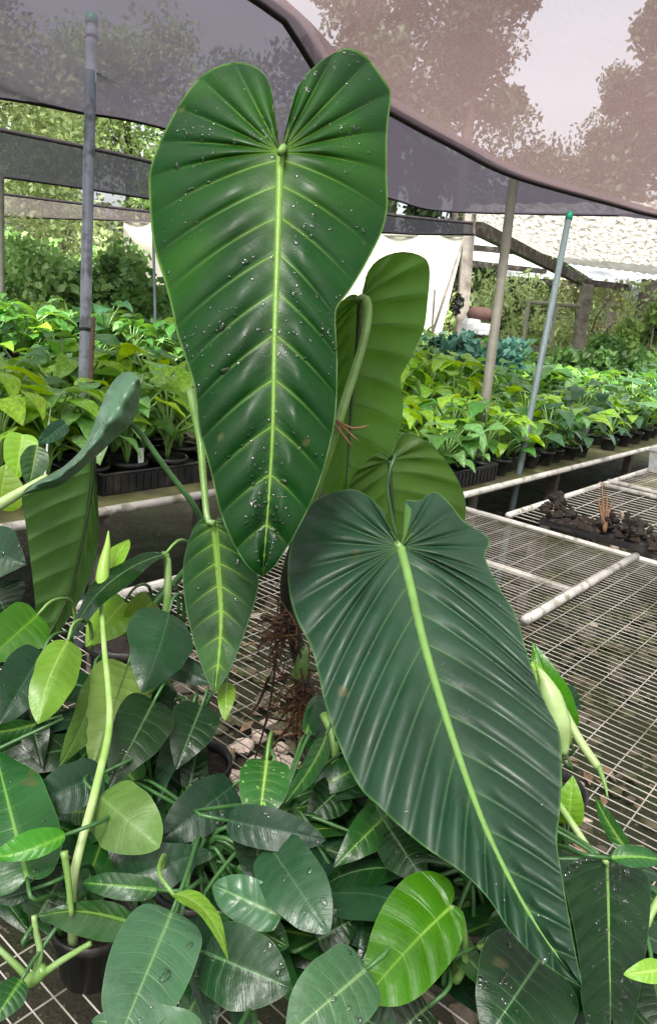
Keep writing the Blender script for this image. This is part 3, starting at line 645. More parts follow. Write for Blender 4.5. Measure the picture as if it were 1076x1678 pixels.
def world_leaf(plant, B, T, wid, mat, shape, tilt=0, arch=.1, fold=.12, under=False, N=9, pleat=.0008, ndrop=0, crown=None, pet=True, NS=30, NR=5, twist=0, petmat='petiole_dark', facing=None, side=0.0):
    ax = T-B; L = np.linalg.norm(ax); ax /= L
    v = (CAM-(B+T)/2) if facing is None else np.asarray(facing, float); v = v/np.linalg.norm(v)
    sd = np.cross(ax, v); sd /= np.linalg.norm(sd); n = np.cross(sd, ax)
    ti = rad(tilt); sd, n = sd*math.cos(ti)+n*math.sin(ti), -sd*math.sin(ti)+n*math.cos(ti)
    S = np.array(SHAPES[shape], float); jj = 1+rng.uniform(-.05, .05, len(S)); ml = S*[-wid, L]; mr_ = S*[wid, L]; ml[:, 0] *= jj; mr_[:, 0] *= 1+rng.uniform(-.05, .05, len(S))
    bend = side*L
    mid = [(0, 0), (bend*.7, L*.33), (bend*.9, L*.66), (0, L)]
    P, s, r, ra, g, dd = leaf_grid(mid, ml, mr_, NS, NR, .22 if shape == 'heart' else .12, .06)
    x, y = P[..., 0], P[..., 1]; u = np.clip(y/L, -.1, 1.05)
    tw = rad(twist)*(u-.3)
    env = np.minimum(1, ra*4)*(1-.5*ra**4)
    h = arch*L*4*u*(1-u)+fold*np.abs(x)*(1+.3*np.sin(u*7))+pleat*(np.abs(np.sin(math.pi*N*s))**.8)[:, None]*env[None]*(1 if not under else -1)+.012*L*np.sin(u*13+x/wid*2)*(ra**2)[None]
    xx = x*np.cos(tw)-h*np.sin(tw)*.3; hh = h+x*np.sin(tw)
    V = B+ax*y[..., None]+sd*xx[..., None]+n*hh[..., None]
    me = leaf_mesh('leaf', V, s, ra, g, dd, N, n*1.0, under)
    o = obj('leaf', me, mat, plant)
    if pet and crown is not None:
        c = np.asarray(crown, float); dist = np.linalg.norm(B-c)
        if dist > .17: c = B-ax*.05-Z3*.09+np.array([FW[0], FW[1], 0])*.07; dist = .12
        m1 = B-ax*dist*.25+Z3*dist*.02; m2 = c+Z3*dist*.45+(B-c)*.15*np.array([1, 1, 0])
        tube_part('petiole', [B+ax*L*.01-n*.001, m1, m2, c], [.0021, .0026, .003, .0038], petmat, o, 7, 16)
    if ndrop: drops(o, V, None, ndrop, .0012, .0028, 6)
    return o

# ------------------------------------------------------------------ pots
def pot_parts(root, P, r=.075, h=.12, local=False):
    P = np.asarray(P, float)
    prof = [(r*.74, 0), (r*.8, 0.004), (r*.97, h*.82), (r*1.06, h*.83), (r*1.07, h), (r*.99, h), (r*.95, h*.86)]
    MB().lathe(prof, 20, P).build('pot', 'black_plastic', root, True)
    mb = MB(); n = 20; pr = [(r*.96, h*.84), (r*.7, h*.88), (r*.35, h*.9), (.002, h*.91)]; mb.lathe(pr, n, P)
    mb.build('soil', 'potting_soil', root, True)

# ------------------------------------------------------------------ the big-leaved plant
hp = onz(545, 1300, TB)
hero = thing('philodendron', 'tall plant with two giant pleated heart shaped leaves in the centre', 'plant', hp)
pot_parts(hero, hp, .06, .085)
# upper heart leaf
o1, V1 = traced_leaf(hero, [(459, 250), (455, 400), (450, 550), (447, 700), (440, 820), (430, 945)],
  [(459, 250), (447, 222), (445, 195), (447, 165), (437, 128), (410, 106), (370, 105), (330, 125), (296, 168), (266, 225), (247, 275), (245, 320), (252, 400), (270, 460), (283, 510), (290, 545), (305, 590), (320, 640), (326, 700), (345, 770), (362, 840), (385, 895), (410, 932), (430, 945)],
  [(459, 250), (471, 226), (475, 185), (488, 142), (520, 105), (556, 83), (575, 80), (602, 95), (628, 130), (640, 155), (634, 210), (633, 280), (634, 340), (625, 380), (600, 430), (575, 472), (553, 502), (549, 525), (552, 600), (549, 680), (535, 750), (513, 815), (480, 880), (452, 924), (430, 945)],
  [(459, 250, 1.06), (450, 550, 1.0), (430, 945, .98), (245, 320, 1.12), (640, 160, 1.16), (634, 340, 1.13), (300, 590, 1.05), (552, 600, 1.05), (370, 105, 1.16), (570, 80, 1.2), (345, 770, 1.0), (535, 750, 1.01)],
  'hero_leaf', N=18, pleat=.0115, s0=.42, bow=.05, NS=220, ribmat='midrib_green', rib=(.0068, .0015), ndrop=520, drop_r=(.0011, .003))
# lower heart leaf
o2, V2 = traced_leaf(hero, [(656, 897), (672, 960), (693, 1050), (725, 1160), (765, 1280), (800, 1370), (850, 1470), (900, 1550), (953, 1618)],
  [(656, 897), (641, 873), (626, 838), (606, 816), (580, 803), (545, 807), (515, 822), (490, 855), (474, 908), (473, 960), (485, 1010), (509, 1058), (521, 1100), (535, 1160), (560, 1230), (590, 1290), (622, 1322), (660, 1358), (702, 1392), (758, 1430), (800, 1472), (832, 1520), (870, 1562), (910, 1592), (953, 1618)],
  [(656, 897), (672, 880), (681, 858), (674, 836), (663, 820), (686, 821), (704, 809), (717, 808), (740, 830), (760, 855), (797, 879), (800, 892), (794, 913), (815, 960), (845, 1010), (859, 1060), (876, 1110), (896, 1160), (915, 1200), (919, 1260), (916, 1330), (911, 1380), (920, 1440), (930, 1500), (941, 1560), (953, 1618)],
  [(656, 897, 1.08), (725, 1160, .88), (800, 1370, .75), (953, 1618, .64), (474, 908, 1.1), (800, 892, 1.12), (521, 1100, .98), (876, 1110, .97), (590, 1290, .86), (916, 1330, .8), (580, 803, 1.18), (710, 808, 1.18), (758, 1430, .75), (930, 1500, .69)],
  'hero_leaf_lower', N=22, pleat=.0125, s0=.42, bow=.05, NS=240, ribmat='midrib_light', rib=(.0075, .0012), ndrop=420, drop_r=(.0007, .0017))
# leaves seen from behind
o3, V3 = traced_leaf(hero, [(590, 490), (586, 560), (578, 640), (572, 720), (566, 815)],
  [(590, 490), (580, 482), (562, 492), (540, 520), (524, 590), (516, 680), (512, 760), (530, 810), (566, 815)],
  [(590, 490), (602, 482), (599, 455), (618, 427), (655, 413), (690, 420), (703, 440), (699, 500), (693, 540), (672, 588), (655, 620), (660, 655), (657, 690), (645, 732), (628, 775), (600, 806), (566, 815)],
  [(590, 490, 1.24), (578, 640, 1.26), (566, 815, 1.28), (700, 450, 1.34), (655, 620, 1.33), (520, 640, 1.3), (630, 770, 1.32)],
  'hero_under', N=11, pleat=.009, under=True, s0=.3, bow=.05, NS=90, NR=14, ribmat='midrib_under', rib=(.0045, .001))
tube_part('petiole', [W(586, 492, 1.235), W(598, 488, 1.22), W(603, 510, 1.21), W(594, 565, 1.2), W(566, 655, 1.2), (W(541, 735, 1.21)), W(512, 818, 1.25), W(484, 890, 1.3)], [.0065, .0072, .0075, .0085], 'petiole', o3, 10, 40)
MB().tube(catmull([W(552, 690, 1.19), W(575, 712, 1.17), W(588, 724, 1.17)], 6), [.003, .0012], 6).build('bract', 'root_tan', o3, True)
MB().tube(catmull([W(552, 690, 1.19), W(578, 702, 1.17), W(604, 697, 1.17)], 6), [.003, .001], 6).build('bract', 'root_tan', o3, True)
MB().tube(catmull([W(550, 698, 1.19), W(566, 718, 1.17), W(577, 733, 1.17)], 6), [.0028, .001], 6).build('bract', 'root_tan', o3, True)
o4, V4 = traced_leaf(hero, [(638, 755), (640, 800), (645, 850), (652, 960)],
  [(638, 755), (630, 742), (605, 752), (575, 785), (560, 830), (565, 880), (590, 930), (652, 960)],
  [(638, 755), (644, 738), (656, 712), (682, 714), (720, 744), (750, 788), (762, 828), (756, 870), (730, 920), (652, 960)],
  [(638, 755, 1.24), (645, 850, 1.26), (652, 960, 1.3), (762, 828, 1.34), (570, 800, 1.33), (680, 714, 1.3)],
  'hero_under', N=9, pleat=.008, under=True, s0=.34, bow=.05, NS=70, NR=12, ribmat='midrib_under', rib=(.004, .001))
tube_part('petiole', [W(638, 752, 1.235), W(648, 745, 1.22), W(640, 765, 1.21), W(634, 800, 1.215), W(640, 840, 1.22), W(650, 930, 1.25), W(600, 1050, 1.4)], [.0028, .003, .0035], 'petiole_dark', o4, 8, 30)
tube_part('petiole', [W(656, 897, 1.082), W(648, 890, 1.1), W(640, 905, 1.16), W(600, 980, 1.3), W(520, 1080, 1.36)], [.005, .006, .0065], 'petiole', o2, 8, 24)
tube_part('petiole', [W(459, 250, 1.062), W(466, 245, 1.09), W(476, 300, 1.17), W(490, 520, 1.26), W(486, 760, 1.3), W(482, 890, 1.33)], [.0055, .006, .0065, .0075], 'petiole', o1, 8, 30)
# narrow dark leaf below the upper heart leaf
o5, V5 = traced_leaf(hero, [(351, 858), (357, 930), (362, 1000), (360, 1060), (352, 1136)],
  [(351, 858), (342, 851), (328, 853), (314, 875), (301, 925), (303, 980), (315, 1040), (333, 1098), (352, 1136)],
  [(351, 858), (360, 848), (378, 866), (402, 905), (423, 946), (416, 990), (396, 1050), (374, 1102), (352, 1136)],
  [(351, 858, 1.1), (362, 1000, 1.07), (352, 1136, 1.06), (301, 925, 1.13), (423, 946, 1.13), (315, 1040, 1.1)],
  'hero_leaf', N=9, pleat=.002, s0=.18, bow=.05, NS=60, NR=10, ribmat='midrib_green', rib=(.0035, .0008), ndrop=14)
tube_part('petiole', [W(351, 857, 1.102), W(340, 850, 1.11), W(334, 790, 1.13), W(328, 720, 1.15), W(312, 640, 1.2)], [.0045, .0055, .0065, .0075], 'petiole', o5, 8, 24)
# stem and aerial roots
tube_part('stem', [W(486, 880, 1.3), W(470, 950, 1.34), W(474, 1010, 1.38), W(492, 1080, 1.4), W(500, 1150, 1.38), W(520, 1230, 1.32), hp+Z3*.1], [.009, .012, .013, .015, .016, .016, .014], 'dark_stem', hero, 10, 40)
tube_part('node', [W(488, 1118, 1.385), W(494, 1090, 1.38), W(499, 1062, 1.375)], [.015, .014, .008], 'petiole', hero, 10, 10)
rt = MB(); rt2 = MB()
for i in range(150):
    m = rt if i % 3 else rt2
    if i < 85: c = W(random.gauss(463, 9), random.gauss(1030, 24), 1.36+random.uniform(-.03, .03)); L = random.uniform(.03, .08)
    else: c = W(random.gauss(496, 10), random.gauss(1150, 22), 1.36+random.uniform(-.03, .03)); L = random.uniform(.04, .1)
    d = rng.normal(size=3); d[2] = d[2]*.7-.75; d /= np.linalg.norm(d); b = c+d*L*.5+rng.normal(size=3)*L*.22; e = c+d*L+rng.normal(size=3)*L*.25; e[2] = max(e[2], .7)
    m.tube(catmull([c, b, e], 8), [random.uniform(.0012, .0028), .0007], 5)
for x0, y0, x1, y1 in ((455, 1050, 410, 1270), (480, 1180, 430, 1260), (485, 1190, 450, 1290), (495, 1200, 460, 1320), (505, 1190, 500, 1330), (440, 1110, 400, 1180), (500, 1170, 475, 1275)):
    a = W(x0, y0, 1.36); e = onz(x1, y1, .72); mm_ = (a+e)/2+rng.normal(size=3)*.02
    rt.tube(catmull([a, mm_, e], 12), [.003, .0022, .0016], 6)
for i in range(260):
    c = W(random.gauss(505, 12), random.gauss(1165, 16), 1.35); d = rng.normal(size=3); d /= np.linalg.norm(d)
    rt2.tube([c, c+d*.018, c+d*.035-Z3*.01], [.0007, .0004], 4)
rt.build('aerial_roots', 'root', hero, True, 'stuff'); rt2.build('aerial_roots', 'root_tan', hero, True, 'stuff')

# ------------------------------------------------------------------ plant with the curled leaf at the left
cp = onz(205, 1130, TB)
curl = thing('philodendron', 'plant with a large drooping leaf curled over at the left', 'plant', cp); pot_parts(curl, cp, .075, .12)
oc1, VC = traced_leaf(curl, [(154, 745), (151, 790), (139, 870), (118, 960), (92, 1020), (66, 1063)],
  [(154, 745), (120, 760), (70, 785), (38, 808), (42, 850), (50, 910), (58, 980), (62, 1030), (66, 1063)],
  [(154, 745), (158, 768), (160, 820), (162, 870), (157, 915), (140, 965), (112, 1015), (88, 1044), (66, 1063)],
  [(154, 745, 1.26), (139, 870, 1.27), (66, 1063, 1.24), (38, 808, 1.16), (50, 910, 1.18), (162, 870, 1.32)],
  'hero_under_pale', N=11, pleat=.009, under=True, s0=.25, bow=.04, NS=90, NR=14, ribmat='midrib_under', rib=(.0045, .001))
# the part folded towards the camera shows the upper face
F0 = catmull([(36, 812), (60, 806), (100, 795), (150, 755), (190, 718), (218, 690), (229, 655), (232, 630)], 40)
F1 = catmull([(38, 808), (62, 788), (100, 768), (140, 728), (163, 672), (182, 630), (203, 610), (222, 610)], 40)
NSf, Kf = 39, 13; q = np.linspace(0, 1, Kf)
uu = np.linspace(0, 1, 40)
PX = F0[:, None]*(1-q)[None, :, None]+F1[:, None]*q[None, :, None]
df = (1.155+.09*uu)[:, None]-.05*np.sin(math.pi*q*.8)[None]+.03*q[None]**2-.012*np.abs(np.sin(math.pi*6*(uu[:, None]+.12*q[None])))-.004*np.sin(q*9+uu[:, None]*5)
VF = CAM+(FW+RT*((PX[..., 0]-CX)/FPX)[..., None]+UP*((CY-PX[..., 1])/FPX)[..., None])*df[..., None]
me = leaf_mesh('folded_blade', VF, uu, q, uu, np.full((40, Kf), .1), 7)
of = obj('folded_blade', me, 'curl_leaf', oc1)
drops(of, VF, None, 30, .0012, .0022, 4)
tube_part('petiole', [W(206, 690, 1.25), W(228, 707, 1.26), W(270, 765, 1.28), W(325, 842, 1.32), W(330, 900, 1.4), cp+Z3*.12], [.0045, .0048, .006, .007, .007], 'petiole_dark', oc1, 8, 30)

# ------------------------------------------------------------------ foreground plants
PL = {}
def fplant(key, label, px, r=.058, h=.095):
    P = onz(*px, TB); o = thing('philodendron', label, 'plant', P, 'potted plants crowded on the mesh bench'); pot_parts(o, P, r, h)
    PL[key] = (o, P+Z3*h*.95)
fplant('stalk', 'plant with a tall pale stalk and rolled lime new leaf at left', (195, 1330))
fplant('edge', 'plant with broad glossy leaves cut off by the left edge', (-70, 1430))
fplant('midl', 'plant with dark drooping leaves below the narrow dark leaf', (310, 1330))
fplant('corner', 'small plant over bare mesh in the lower left corner', (150, 1590), .045, .08)
fplant('light', 'plant with a pale grey green leaf and curled lime shoot at bottom', (320, 1530))
fplant('botc', 'plant with blunt dark overlapping leaves at bottom centre', (445, 1480))
fplant('mid', 'plant with a speckled green leaf under the hanging roots', (530, 1385))
fplant('lime', 'plant with one shiny bright green heart leaf at bottom', (745, 1570))
fplant('right', 'plant with dark droplet covered leaves at the lower right', (975, 1590))
fplant('behind', 'plant with pale stalks and lime shoot behind the lower heart leaf', (880, 1370))
def L(key, *a, **k):
    o, c = PL[key]; return small_leaf(o, *a, crown=c, **k)
# stalk plant
so_, sc_ = PL['stalk']
tube_part('stalk', [W(166, 985, 1.16), W(171, 1060, 1.07), W(180, 1180, .97), W(158, 1290, .88), W(122, 1430, .82), W(119, 1510, .83), W(125, 1560, .88), W(150, 1500, 1.0), sc_], [.0035, .004, .0048, .005, .0055, .0056, .005, .005], 'petiole_pale', so_, 10, 50)
tube_part('rolled_leaf', [W(166, 987, 1.158), W(170, 930, 1.17), W(176, 895, 1.18), W(178, 870, 1.19)], [.006, .011, .007, .001], 'lime_leaf', so_, 10, 20)
L('stalk', (172, 960), (212, 884), 32, 'lime_leaf', 'oblong', dz=-.02, tilt=35, pet=False)
L('stalk', (270, 908), (112, 1052), 40, 'shade_dark_leaf', 'lance', tilt=-55, arch=.12, side=.04, dz=-.03, petmat='petiole')
tube_part('leaf_stalk', [W(268, 908, 1.24), W(274, 915, 1.22), W(275, 960, 1.21), W(270, 1010, 1.22), W(230, 1150, 1.24)], [.0055, .007, .006, .005], 'petiole', so_, 8, 20)
L('stalk', (277, 1005), (232, 1137), 112, 'blue_leaf', 'ovate', tilt=12, fold=-.25, dz=-.03)
L('stalk', (205, 985), (140, 1060), 70, 'lime_leaf', 'ovate', dz=.04)
L('stalk', (250, 985), (195, 1040), 60, 'lime_leaf', 'ovate', dz=.06, tilt=20)
L('stalk', (112, 1050), (62, 1187), 70, 'lime_leaf', 'oblong', dz=-.08, fold=-.3, arch=.12, side=.05, petmat='petiole')
L('stalk', (210, 1090), (150, 1265), 110, 'olive_leaf', 'ovate', dz=.03, under=True, pleat=.003)
L('stalk', (152, 1110), (96, 1256), 46, 'olive_leaf', 'lance', dz=.0, tilt=40)
L('stalk', (252, 1150), (178, 1292), 95, 'shade_dark_leaf', 'ovate', dz=-.01, ndrop=22)
L('stalk', (163, 1304), (262, 1390), 104, 'olive_leaf', 'oblong', dz=-.06, fold=-.35, arch=.16, N=7)
L('stalk', (168, 1268), (52, 1318), 74, 'blue_leaf', 'oblong', dz=-.03, arch=.12)
L('stalk', (118, 1330), (165, 1330), 40, 'mid_leaf', 'ovate', dz=.05)
L('stalk', (62, 1505), (110, 1418), 84, 'shade_dark_leaf', 'ovate', dz=.0)
# left edge plant
L('edge', (62, 1008), (-30, 1090), 84, 'fresh_leaf', 'ovate', dz=-.02, petmat='petiole')
L('edge', (70, 1070), (-10, 1200), 84, 'blue_leaf', 'ovate', dz=-.02, ndrop=10)
L('edge', (60, 1185), (-40, 1200), 30, 'mid_leaf', 'lance', dz=-.03, tilt=30)
L('edge', (45, 1440), (-8, 1228), 130, 'mid_leaf', 'ovate', dz=-.05, fold=-.2, ndrop=14)
L('edge', (108, 1368), (-15, 1405), 46, 'fresh_leaf', 'lance', dz=-.09, arch=.14, side=-.06)
L('edge', (52, 1458), (-12, 1478), 30, 'blue_leaf', 'lance', dz=-.02)
L('edge', (-20, 900), (44, 925), 92, 'blue_leaf', 'ovate', d0=1.32, d1=1.3, ndrop=8, pet=False)
L('edge', (-10, 960), (12, 1010), 90, 'shade_dark_leaf', 'ovate', d0=1.34, d1=1.34, pet=False)
L('edge', (40, 1120), (70, 1260), 70, 'shade_dark_leaf', 'ovate', dz=.05)
tube_part('stalk', [W(-30, 845, 1.22), W(20, 815, 1.25), W(78, 780, 1.28)], [.011, .009, .005], 'petiole_pale', PL['edge'][0], 10, 14)
L('edge', (0, 835), (10, 760), 70, 'lime_leaf', 'ovate', d0=1.45, d1=1.45, pet=False)
L('edge', (38, 712), (25, 790), 52, 'lime_leaf', 'ovate', d0=1.6, d1=1.58, pet=False)
L('edge', (62, 730), (48, 800), 44, 'mid_leaf', 'lance', d0=1.55, d1=1.52, pet=False)
L('edge', (108, 695), (58, 730), 30, 'blue_leaf', 'ovate', d0=1.7, d1=1.66, pet=False)
# mid left
L('midl', (330, 1158), (288, 1262), 80, 'shade_dark_leaf', 'ovate', dz=.03, ndrop=8)
L('midl', (372, 1118), (368, 1182), 30, 'lime_leaf', 'lance', dz=.02)
L('midl', (275, 1085), (350, 1122), 44, 'blue_leaf', 'ovate', dz=.05)
L('midl', (382, 1288), (262, 1378), 78, 'blue_leaf', 'oblong', dz=.01, ndrop=8)
L('midl', (198, 1442), (344, 1393), 74, 'blue_leaf', 'ovate', dz=-.01, arch=.12)
L('midl', (258, 1458), (135, 1446), 38, 'mid_leaf', 'oblong', dz=-.03, arch=.14, ndrop=5)
L('midl', (375, 1340), (290, 1420), 60, 'mid_leaf', 'oblong', dz=.04)
L('midl', (310, 1290), (330, 1200), 40, 'shade_dark_leaf', 'ovate', dz=.1)
# bottom
L('light', (282, 1494), (192, 1712), 142, 'pale_leaf', 'oblong', dz=-.04, fold=.05, arch=.06, ndrop=16)
L('light', (232, 1518), (62, 1500), 58, 'mid_leaf', 'lance', dz=-.01, tilt=20, arch=-.06, side=.06)
L('light', (335, 1560), (478, 1620), 115, 'shade_dark_leaf', 'oblong', dz=.0, arch=.1, ndrop=14)
lo, lc = PL['light']
L('light', (286, 1466), (374, 1578), 34, 'lime_leaf', 'lance', dz=-.1, tilt=35, arch=.2, twist=50, petmat='petiole')
L('light', (330, 1690), (150, 1672), 60, 'pale_leaf', 'oblong', dz=-.02)
L('corner', (36, 1605), (-15, 1680), 50, 'mid_leaf', 'lance', dz=.02)
co_, cc_ = PL['corner']
for p in ([(62, 1602), (100, 1575), (150, 1545)], [(58, 1600), (66, 1560), (60, 1530), (56, 1500)], [(50, 1605), (25, 1580), (-8, 1548)], [(105, 1395), (112, 1440), (118, 1500)]):
    tube_part('petiole', [W(*q_, .8) for q_ in p], [.0042, .003], 'petiole', co_, 8, 12)
tube_part('stem', [W(40, 1612, .8), W(60, 1600, .8), W(75, 1585, .8)], [.007, .008, .006], 'petiole', co_, 8, 8)
L('botc', (374, 1345), (534, 1377), 64, 'blue_leaf', 'oblong', dz=-.05, arch=.1, ndrop=10)
L('botc', (443, 1388), (540, 1532), 100, 'blue_leaf', 'oblong', dz=-.04, ndrop=10)
L('botc', (462, 1502), (348, 1450), 70, 'pale_leaf', 'oblong', dz=-.02, pleat=.003, N=6)
L('botc', (380, 1500), (474, 1552), 66, 'mid_leaf', 'oblong', dz=.03, pleat=.003, N=6)
L('botc', (425, 1355), (418, 1460), 84, 'shade_dark_leaf', 'ovate', dz=.02)
L('botc', (600, 1588), (468, 1700), 120, 'pale_leaf', 'oblong', dz=-.04, ndrop=14)
L('botc', (520, 1540), (590, 1500), 60, 'shade_dark_leaf', 'ovate', dz=.05)
L('mid', (437, 1246), (424, 1352), 80, 'speckled_leaf', 'oblong', dz=-.02, petmat='petiole')
L('mid', (455, 1255), (472, 1290), 18, 'lime_leaf', 'lance', dz=-.01)
L('mid', (534, 1204), (464, 1318), 36, 'mid_leaf', 'lance', dz=-.02, tilt=25)
tube_part('stalk', [W(530, 1170, 1.1), W(545, 1205, 1.08), W(549, 1255, 1.07), W(530, 1305, 1.1)], [.007, .006, .005], 'petiole', PL['mid'][0], 8, 16)
L('mid', (642, 1326), (545, 1422), 66, 'mid_leaf', 'ovate', dz=.03, ndrop=6)
L('mid', (640, 1362), (700, 1452), 78, 'shade_dark_leaf', 'ovate', dz=.0, ndrop=40, fold=-.2)
L('mid', (560, 1290), (500, 1345), 66, 'shade_dark_leaf', 'ovate', dz=.06)
L('mid', (590, 1400), (560, 1480), 60, 'shade_dark_leaf', 'ovate', dz=.07)
# bright heart leaf
lo_, lc_ = PL['lime']
ol, VL = traced_leaf(lo_, [(737, 1487), (690, 1532), (642, 1584), (597, 1637)],
  [(737, 1487), (744, 1468), (738, 1445), (716, 1430), (690, 1428), (665, 1438), (638, 1467), (614, 1512), (600, 1560), (592, 1608), (597, 1637)],
  [(737, 1487), (750, 1486), (760, 1505), (759, 1530), (748, 1562), (720, 1600), (688, 1632), (655, 1648), (622, 1648), (597, 1637)],
  [(737, 1487, .78), (642, 1584, .72), (597, 1637, .71), (614, 1512, .76), (740, 1570, .75), (690, 1428, .81)],
  'fresh_leaf', N=7, pleat=.0022, s0=.25, bow=.06, NS=60, NR=12, ribmat='midrib_green', rib=(.0022, .0007), edge=False)
tube_part('petiole', [W(737, 1487, .782), W(755, 1500, .8), W(762, 1570, .82), W(745, 1600, .85), lc_], [.003, .004, .006, .006], 'petiole', ol, 8, 20)
L('lime', (640, 1700), (560, 1640), 70, 'shade_dark_leaf', 'ovate', dz=.03)
L('lime', (700, 1650), (620, 1720), 90, 'shade_dark_leaf', 'ovate', dz=.04, ndrop=6)
L('lime', (780, 1552), (846, 1538), 26, 'mid_leaf', 'lance', dz=.02)
L('lime', (640, 1500), (585, 1585), 60, 'shade_dark_leaf', 'ovate', dz=.07)
# right plant
ro_, rc_ = PL['right']
orr, VR = traced_leaf(ro_, [(993, 1413), (995, 1470), (997, 1560), (999, 1640), (999, 1730)],
  [(993, 1413), (975, 1402), (945, 1408), (922, 1432), (928, 1470), (940, 1525), (950, 1590), (952, 1640), (968, 1695), (999, 1730)],
  [(993, 1413), (1012, 1402), (1042, 1414), (1064, 1448), (1064, 1500), (1056, 1570), (1045, 1640), (1025, 1700), (999, 1730)],
  [(993, 1413, .87), (997, 1560, .77), (999, 1730, .70), (922, 1432, .88), (1064, 1448, .89), (950, 1590, .79), (1045, 1640, .78)],
  'shade_dark_leaf', N=12, pleat=.0028, s0=.22, bow=.06, NS=80, NR=12, ribmat='midrib_light', rib=(.0026, .0007), ndrop=110, edge=False, drop_r=(.0013, .003))
tube_part('petiole', [W(993, 1413, .872), W(985, 1408, .9), W(968, 1396, .99), W(940, 1355, 1.02), W(914, 1318, 1.05), W(890, 1300, 1.1)], [.003, .004, .0048, .005], 'petiole_pale', orr, 8, 20)
L('right', (1000, 1406), (1090, 1412), 34, 'mid_leaf', 'lance', dz=-.04, tilt=30)
L('right', (1092, 1588), (1020, 1597), 36, 'lime_leaf', 'lance', dz=-.08)
L('right', (884, 1572), (790, 1712), 170, 'shade_dark_leaf', 'ovate', dz=.03, ndrop=36)
L('right', (955, 1560), (870, 1690), 100, 'shade_dark_leaf', 'ovate', dz=.06, ndrop=10)
L('right', (1070, 1600), (1090, 1700), 90, 'shade_dark_leaf', 'ovate', dz=.04)
tube_part('stalk', [W(1090, 1460, .9), W(1072, 1485, .89), W(1062, 1510, .88), W(1057, 1535, .88)], [.006, .0045, .002], 'petiole_pale', ro_, 8, 12)
# plant behind the lower heart leaf
bo_, bc_ = PL['behind']
L('behind', (925, 1200), (872, 1052), 60, 'fresh_leaf', 'ovate', d0=1.12, d1=1.14)
L('behind', (922, 1225), (872, 1082), 46, 'lime_leaf', 'oblong', d0=1.09, d1=1.1)
tube_part('rolled_leaf', [W(924, 1235, 1.07), W(910, 1170, 1.07), W(892, 1115, 1.08), W(880, 1095, 1.09)], [.006, .018, .016, .002], 'petiole_pale', bo_, 10, 20)
L('behind', (930, 1350), (938, 1270), 46, 'lime_leaf', 'ovate', d0=1.05, d1=1.05)
L('behind', (908, 1140), (950, 1160), 54, 'blue_leaf', 'ovate', d0=1.2, d1=1.2)
tube_part('stalk', [W(922, 1163, 1.1), W(950, 1215, 1.08), W(980, 1258, 1.06)], [.006, .0065, .006], 'petiole_pale', bo_, 8, 16)
tube_part('stalk', [W(980, 1256, 1.06), W(990, 1285, 1.05), W(995, 1308, 1.04)], [.0045, .003, .001], 'petiole', bo_, 8, 10)
L('behind', (1034, 1402), (974, 1305), 26, 'mid_leaf', 'lance', d0=1.0, d1=1.05, tilt=20)
L('behind', (905, 1385), (880, 1330), 46, 'mid_leaf', 'ovate', d0=1.05, d1=1.06)
# low fill of dark leaves round each pot, shade partly put into their colour
for key, n in (('stalk', 40), ('edge', 26), ('midl', 22), ('light', 44), ('botc', 44), ('mid', 26), ('lime', 34), ('right', 36), ('behind', 8)):
    o, c = PL[key]; made = 0
    for i in range(n*10):
        if made >= n: break
        a = random.uniform(0, 6.28); q = random.uniform(.02, .16); Lr = random.uniform(.11, .19); z = random.uniform(-.04, .12)
        B = c+np.array([math.cos(a)*q, math.sin(a)*q, z]); T = B+np.array([math.cos(a)*Lr, math.sin(a)*Lr, random.uniform(-.08, .02)])
        ok = True
        for Q in (B, T, (B+T)/2):
            tx, ty, tz = project(Q)
            if (330 < tx < 500 and ty < 1330) or ty < 1120 or (tx > 900 and ty < 1420) or tz < float(np.interp(ty, (1150, 1300, 1450, 1700), (1.12, 1.0, .895, .765))): ok = False
        if not ok: continue
        made += 1
        world_leaf(o, B, T, Lr*random.uniform(.27, .42), random.choice(('shade_dark_leaf', 'shade_dark_leaf', 'mid_leaf', 'blue_leaf', 'mid_leaf')), random.choice(('ovate', 'lance', 'lance')), 0, random.uniform(.03, .2), random.uniform(-.15, .15), crown=c, NS=24, NR=5, facing=(random.uniform(-.6, .6), random.uniform(-.7, .2), 1), twist=random.uniform(-30, 30), side=random.uniform(-.06, .06))

# ------------------------------------------------------------------ potted plants on the far benches
LEAFM = []
for i, (ar, fo, shp) in enumerate(((.1, .18, 'heart'), (.16, .08, 'heart'), (.05, .28, 'heart'), (.14, .12, 'ovate'), (.2, .2, 'heart'))):
    S = np.array(SHAPES[shp]); wd = (.78, .85, .7, .6, .8)[i]
    P, s, r, ra, g, dd = leaf_grid([(0, 0), (0, .33), (0, .66), (0, 1)], S*[-wd, 1], S*[wd, 1], 12, 2, .22, .05)
    x, y = P[..., 0], P[..., 1]; h = ar*4*y*(1-y)-ar*1.2*y*y+fo*np.abs(x)+.03*np.sin(y*9+x*5)*(ra**2)[None]
    LEAFM.append(leaf_mesh('leaf', np.stack([x, y, h], -1), s, ra, g, dd, 7, np.array([0, 0, 1.0])))
BMESH = {}
for mnm in ('bench_pale', 'bench_lime', 'bench_green', 'bench_blue'):
    BMESH[mnm] = []
    for me in LEAFM:
        c = me.copy(); c.name = 'leaf'; c.materials.clear(); c.materials.append(M[mnm]); BMESH[mnm].append(c)
def pot_mesh(r, h):
    mb = MB().lathe([(r*.74, 0), (r*.97, h*.82), (r*1.07, h*.83), (r*1.07, h), (r*.96, h), (r*.94, h*.86), (.002, h*.9)], 12); return mb.mesh('pot', True)
POTM = pot_mesh(.06, .085); POTM.materials.append(M['black_plastic'])
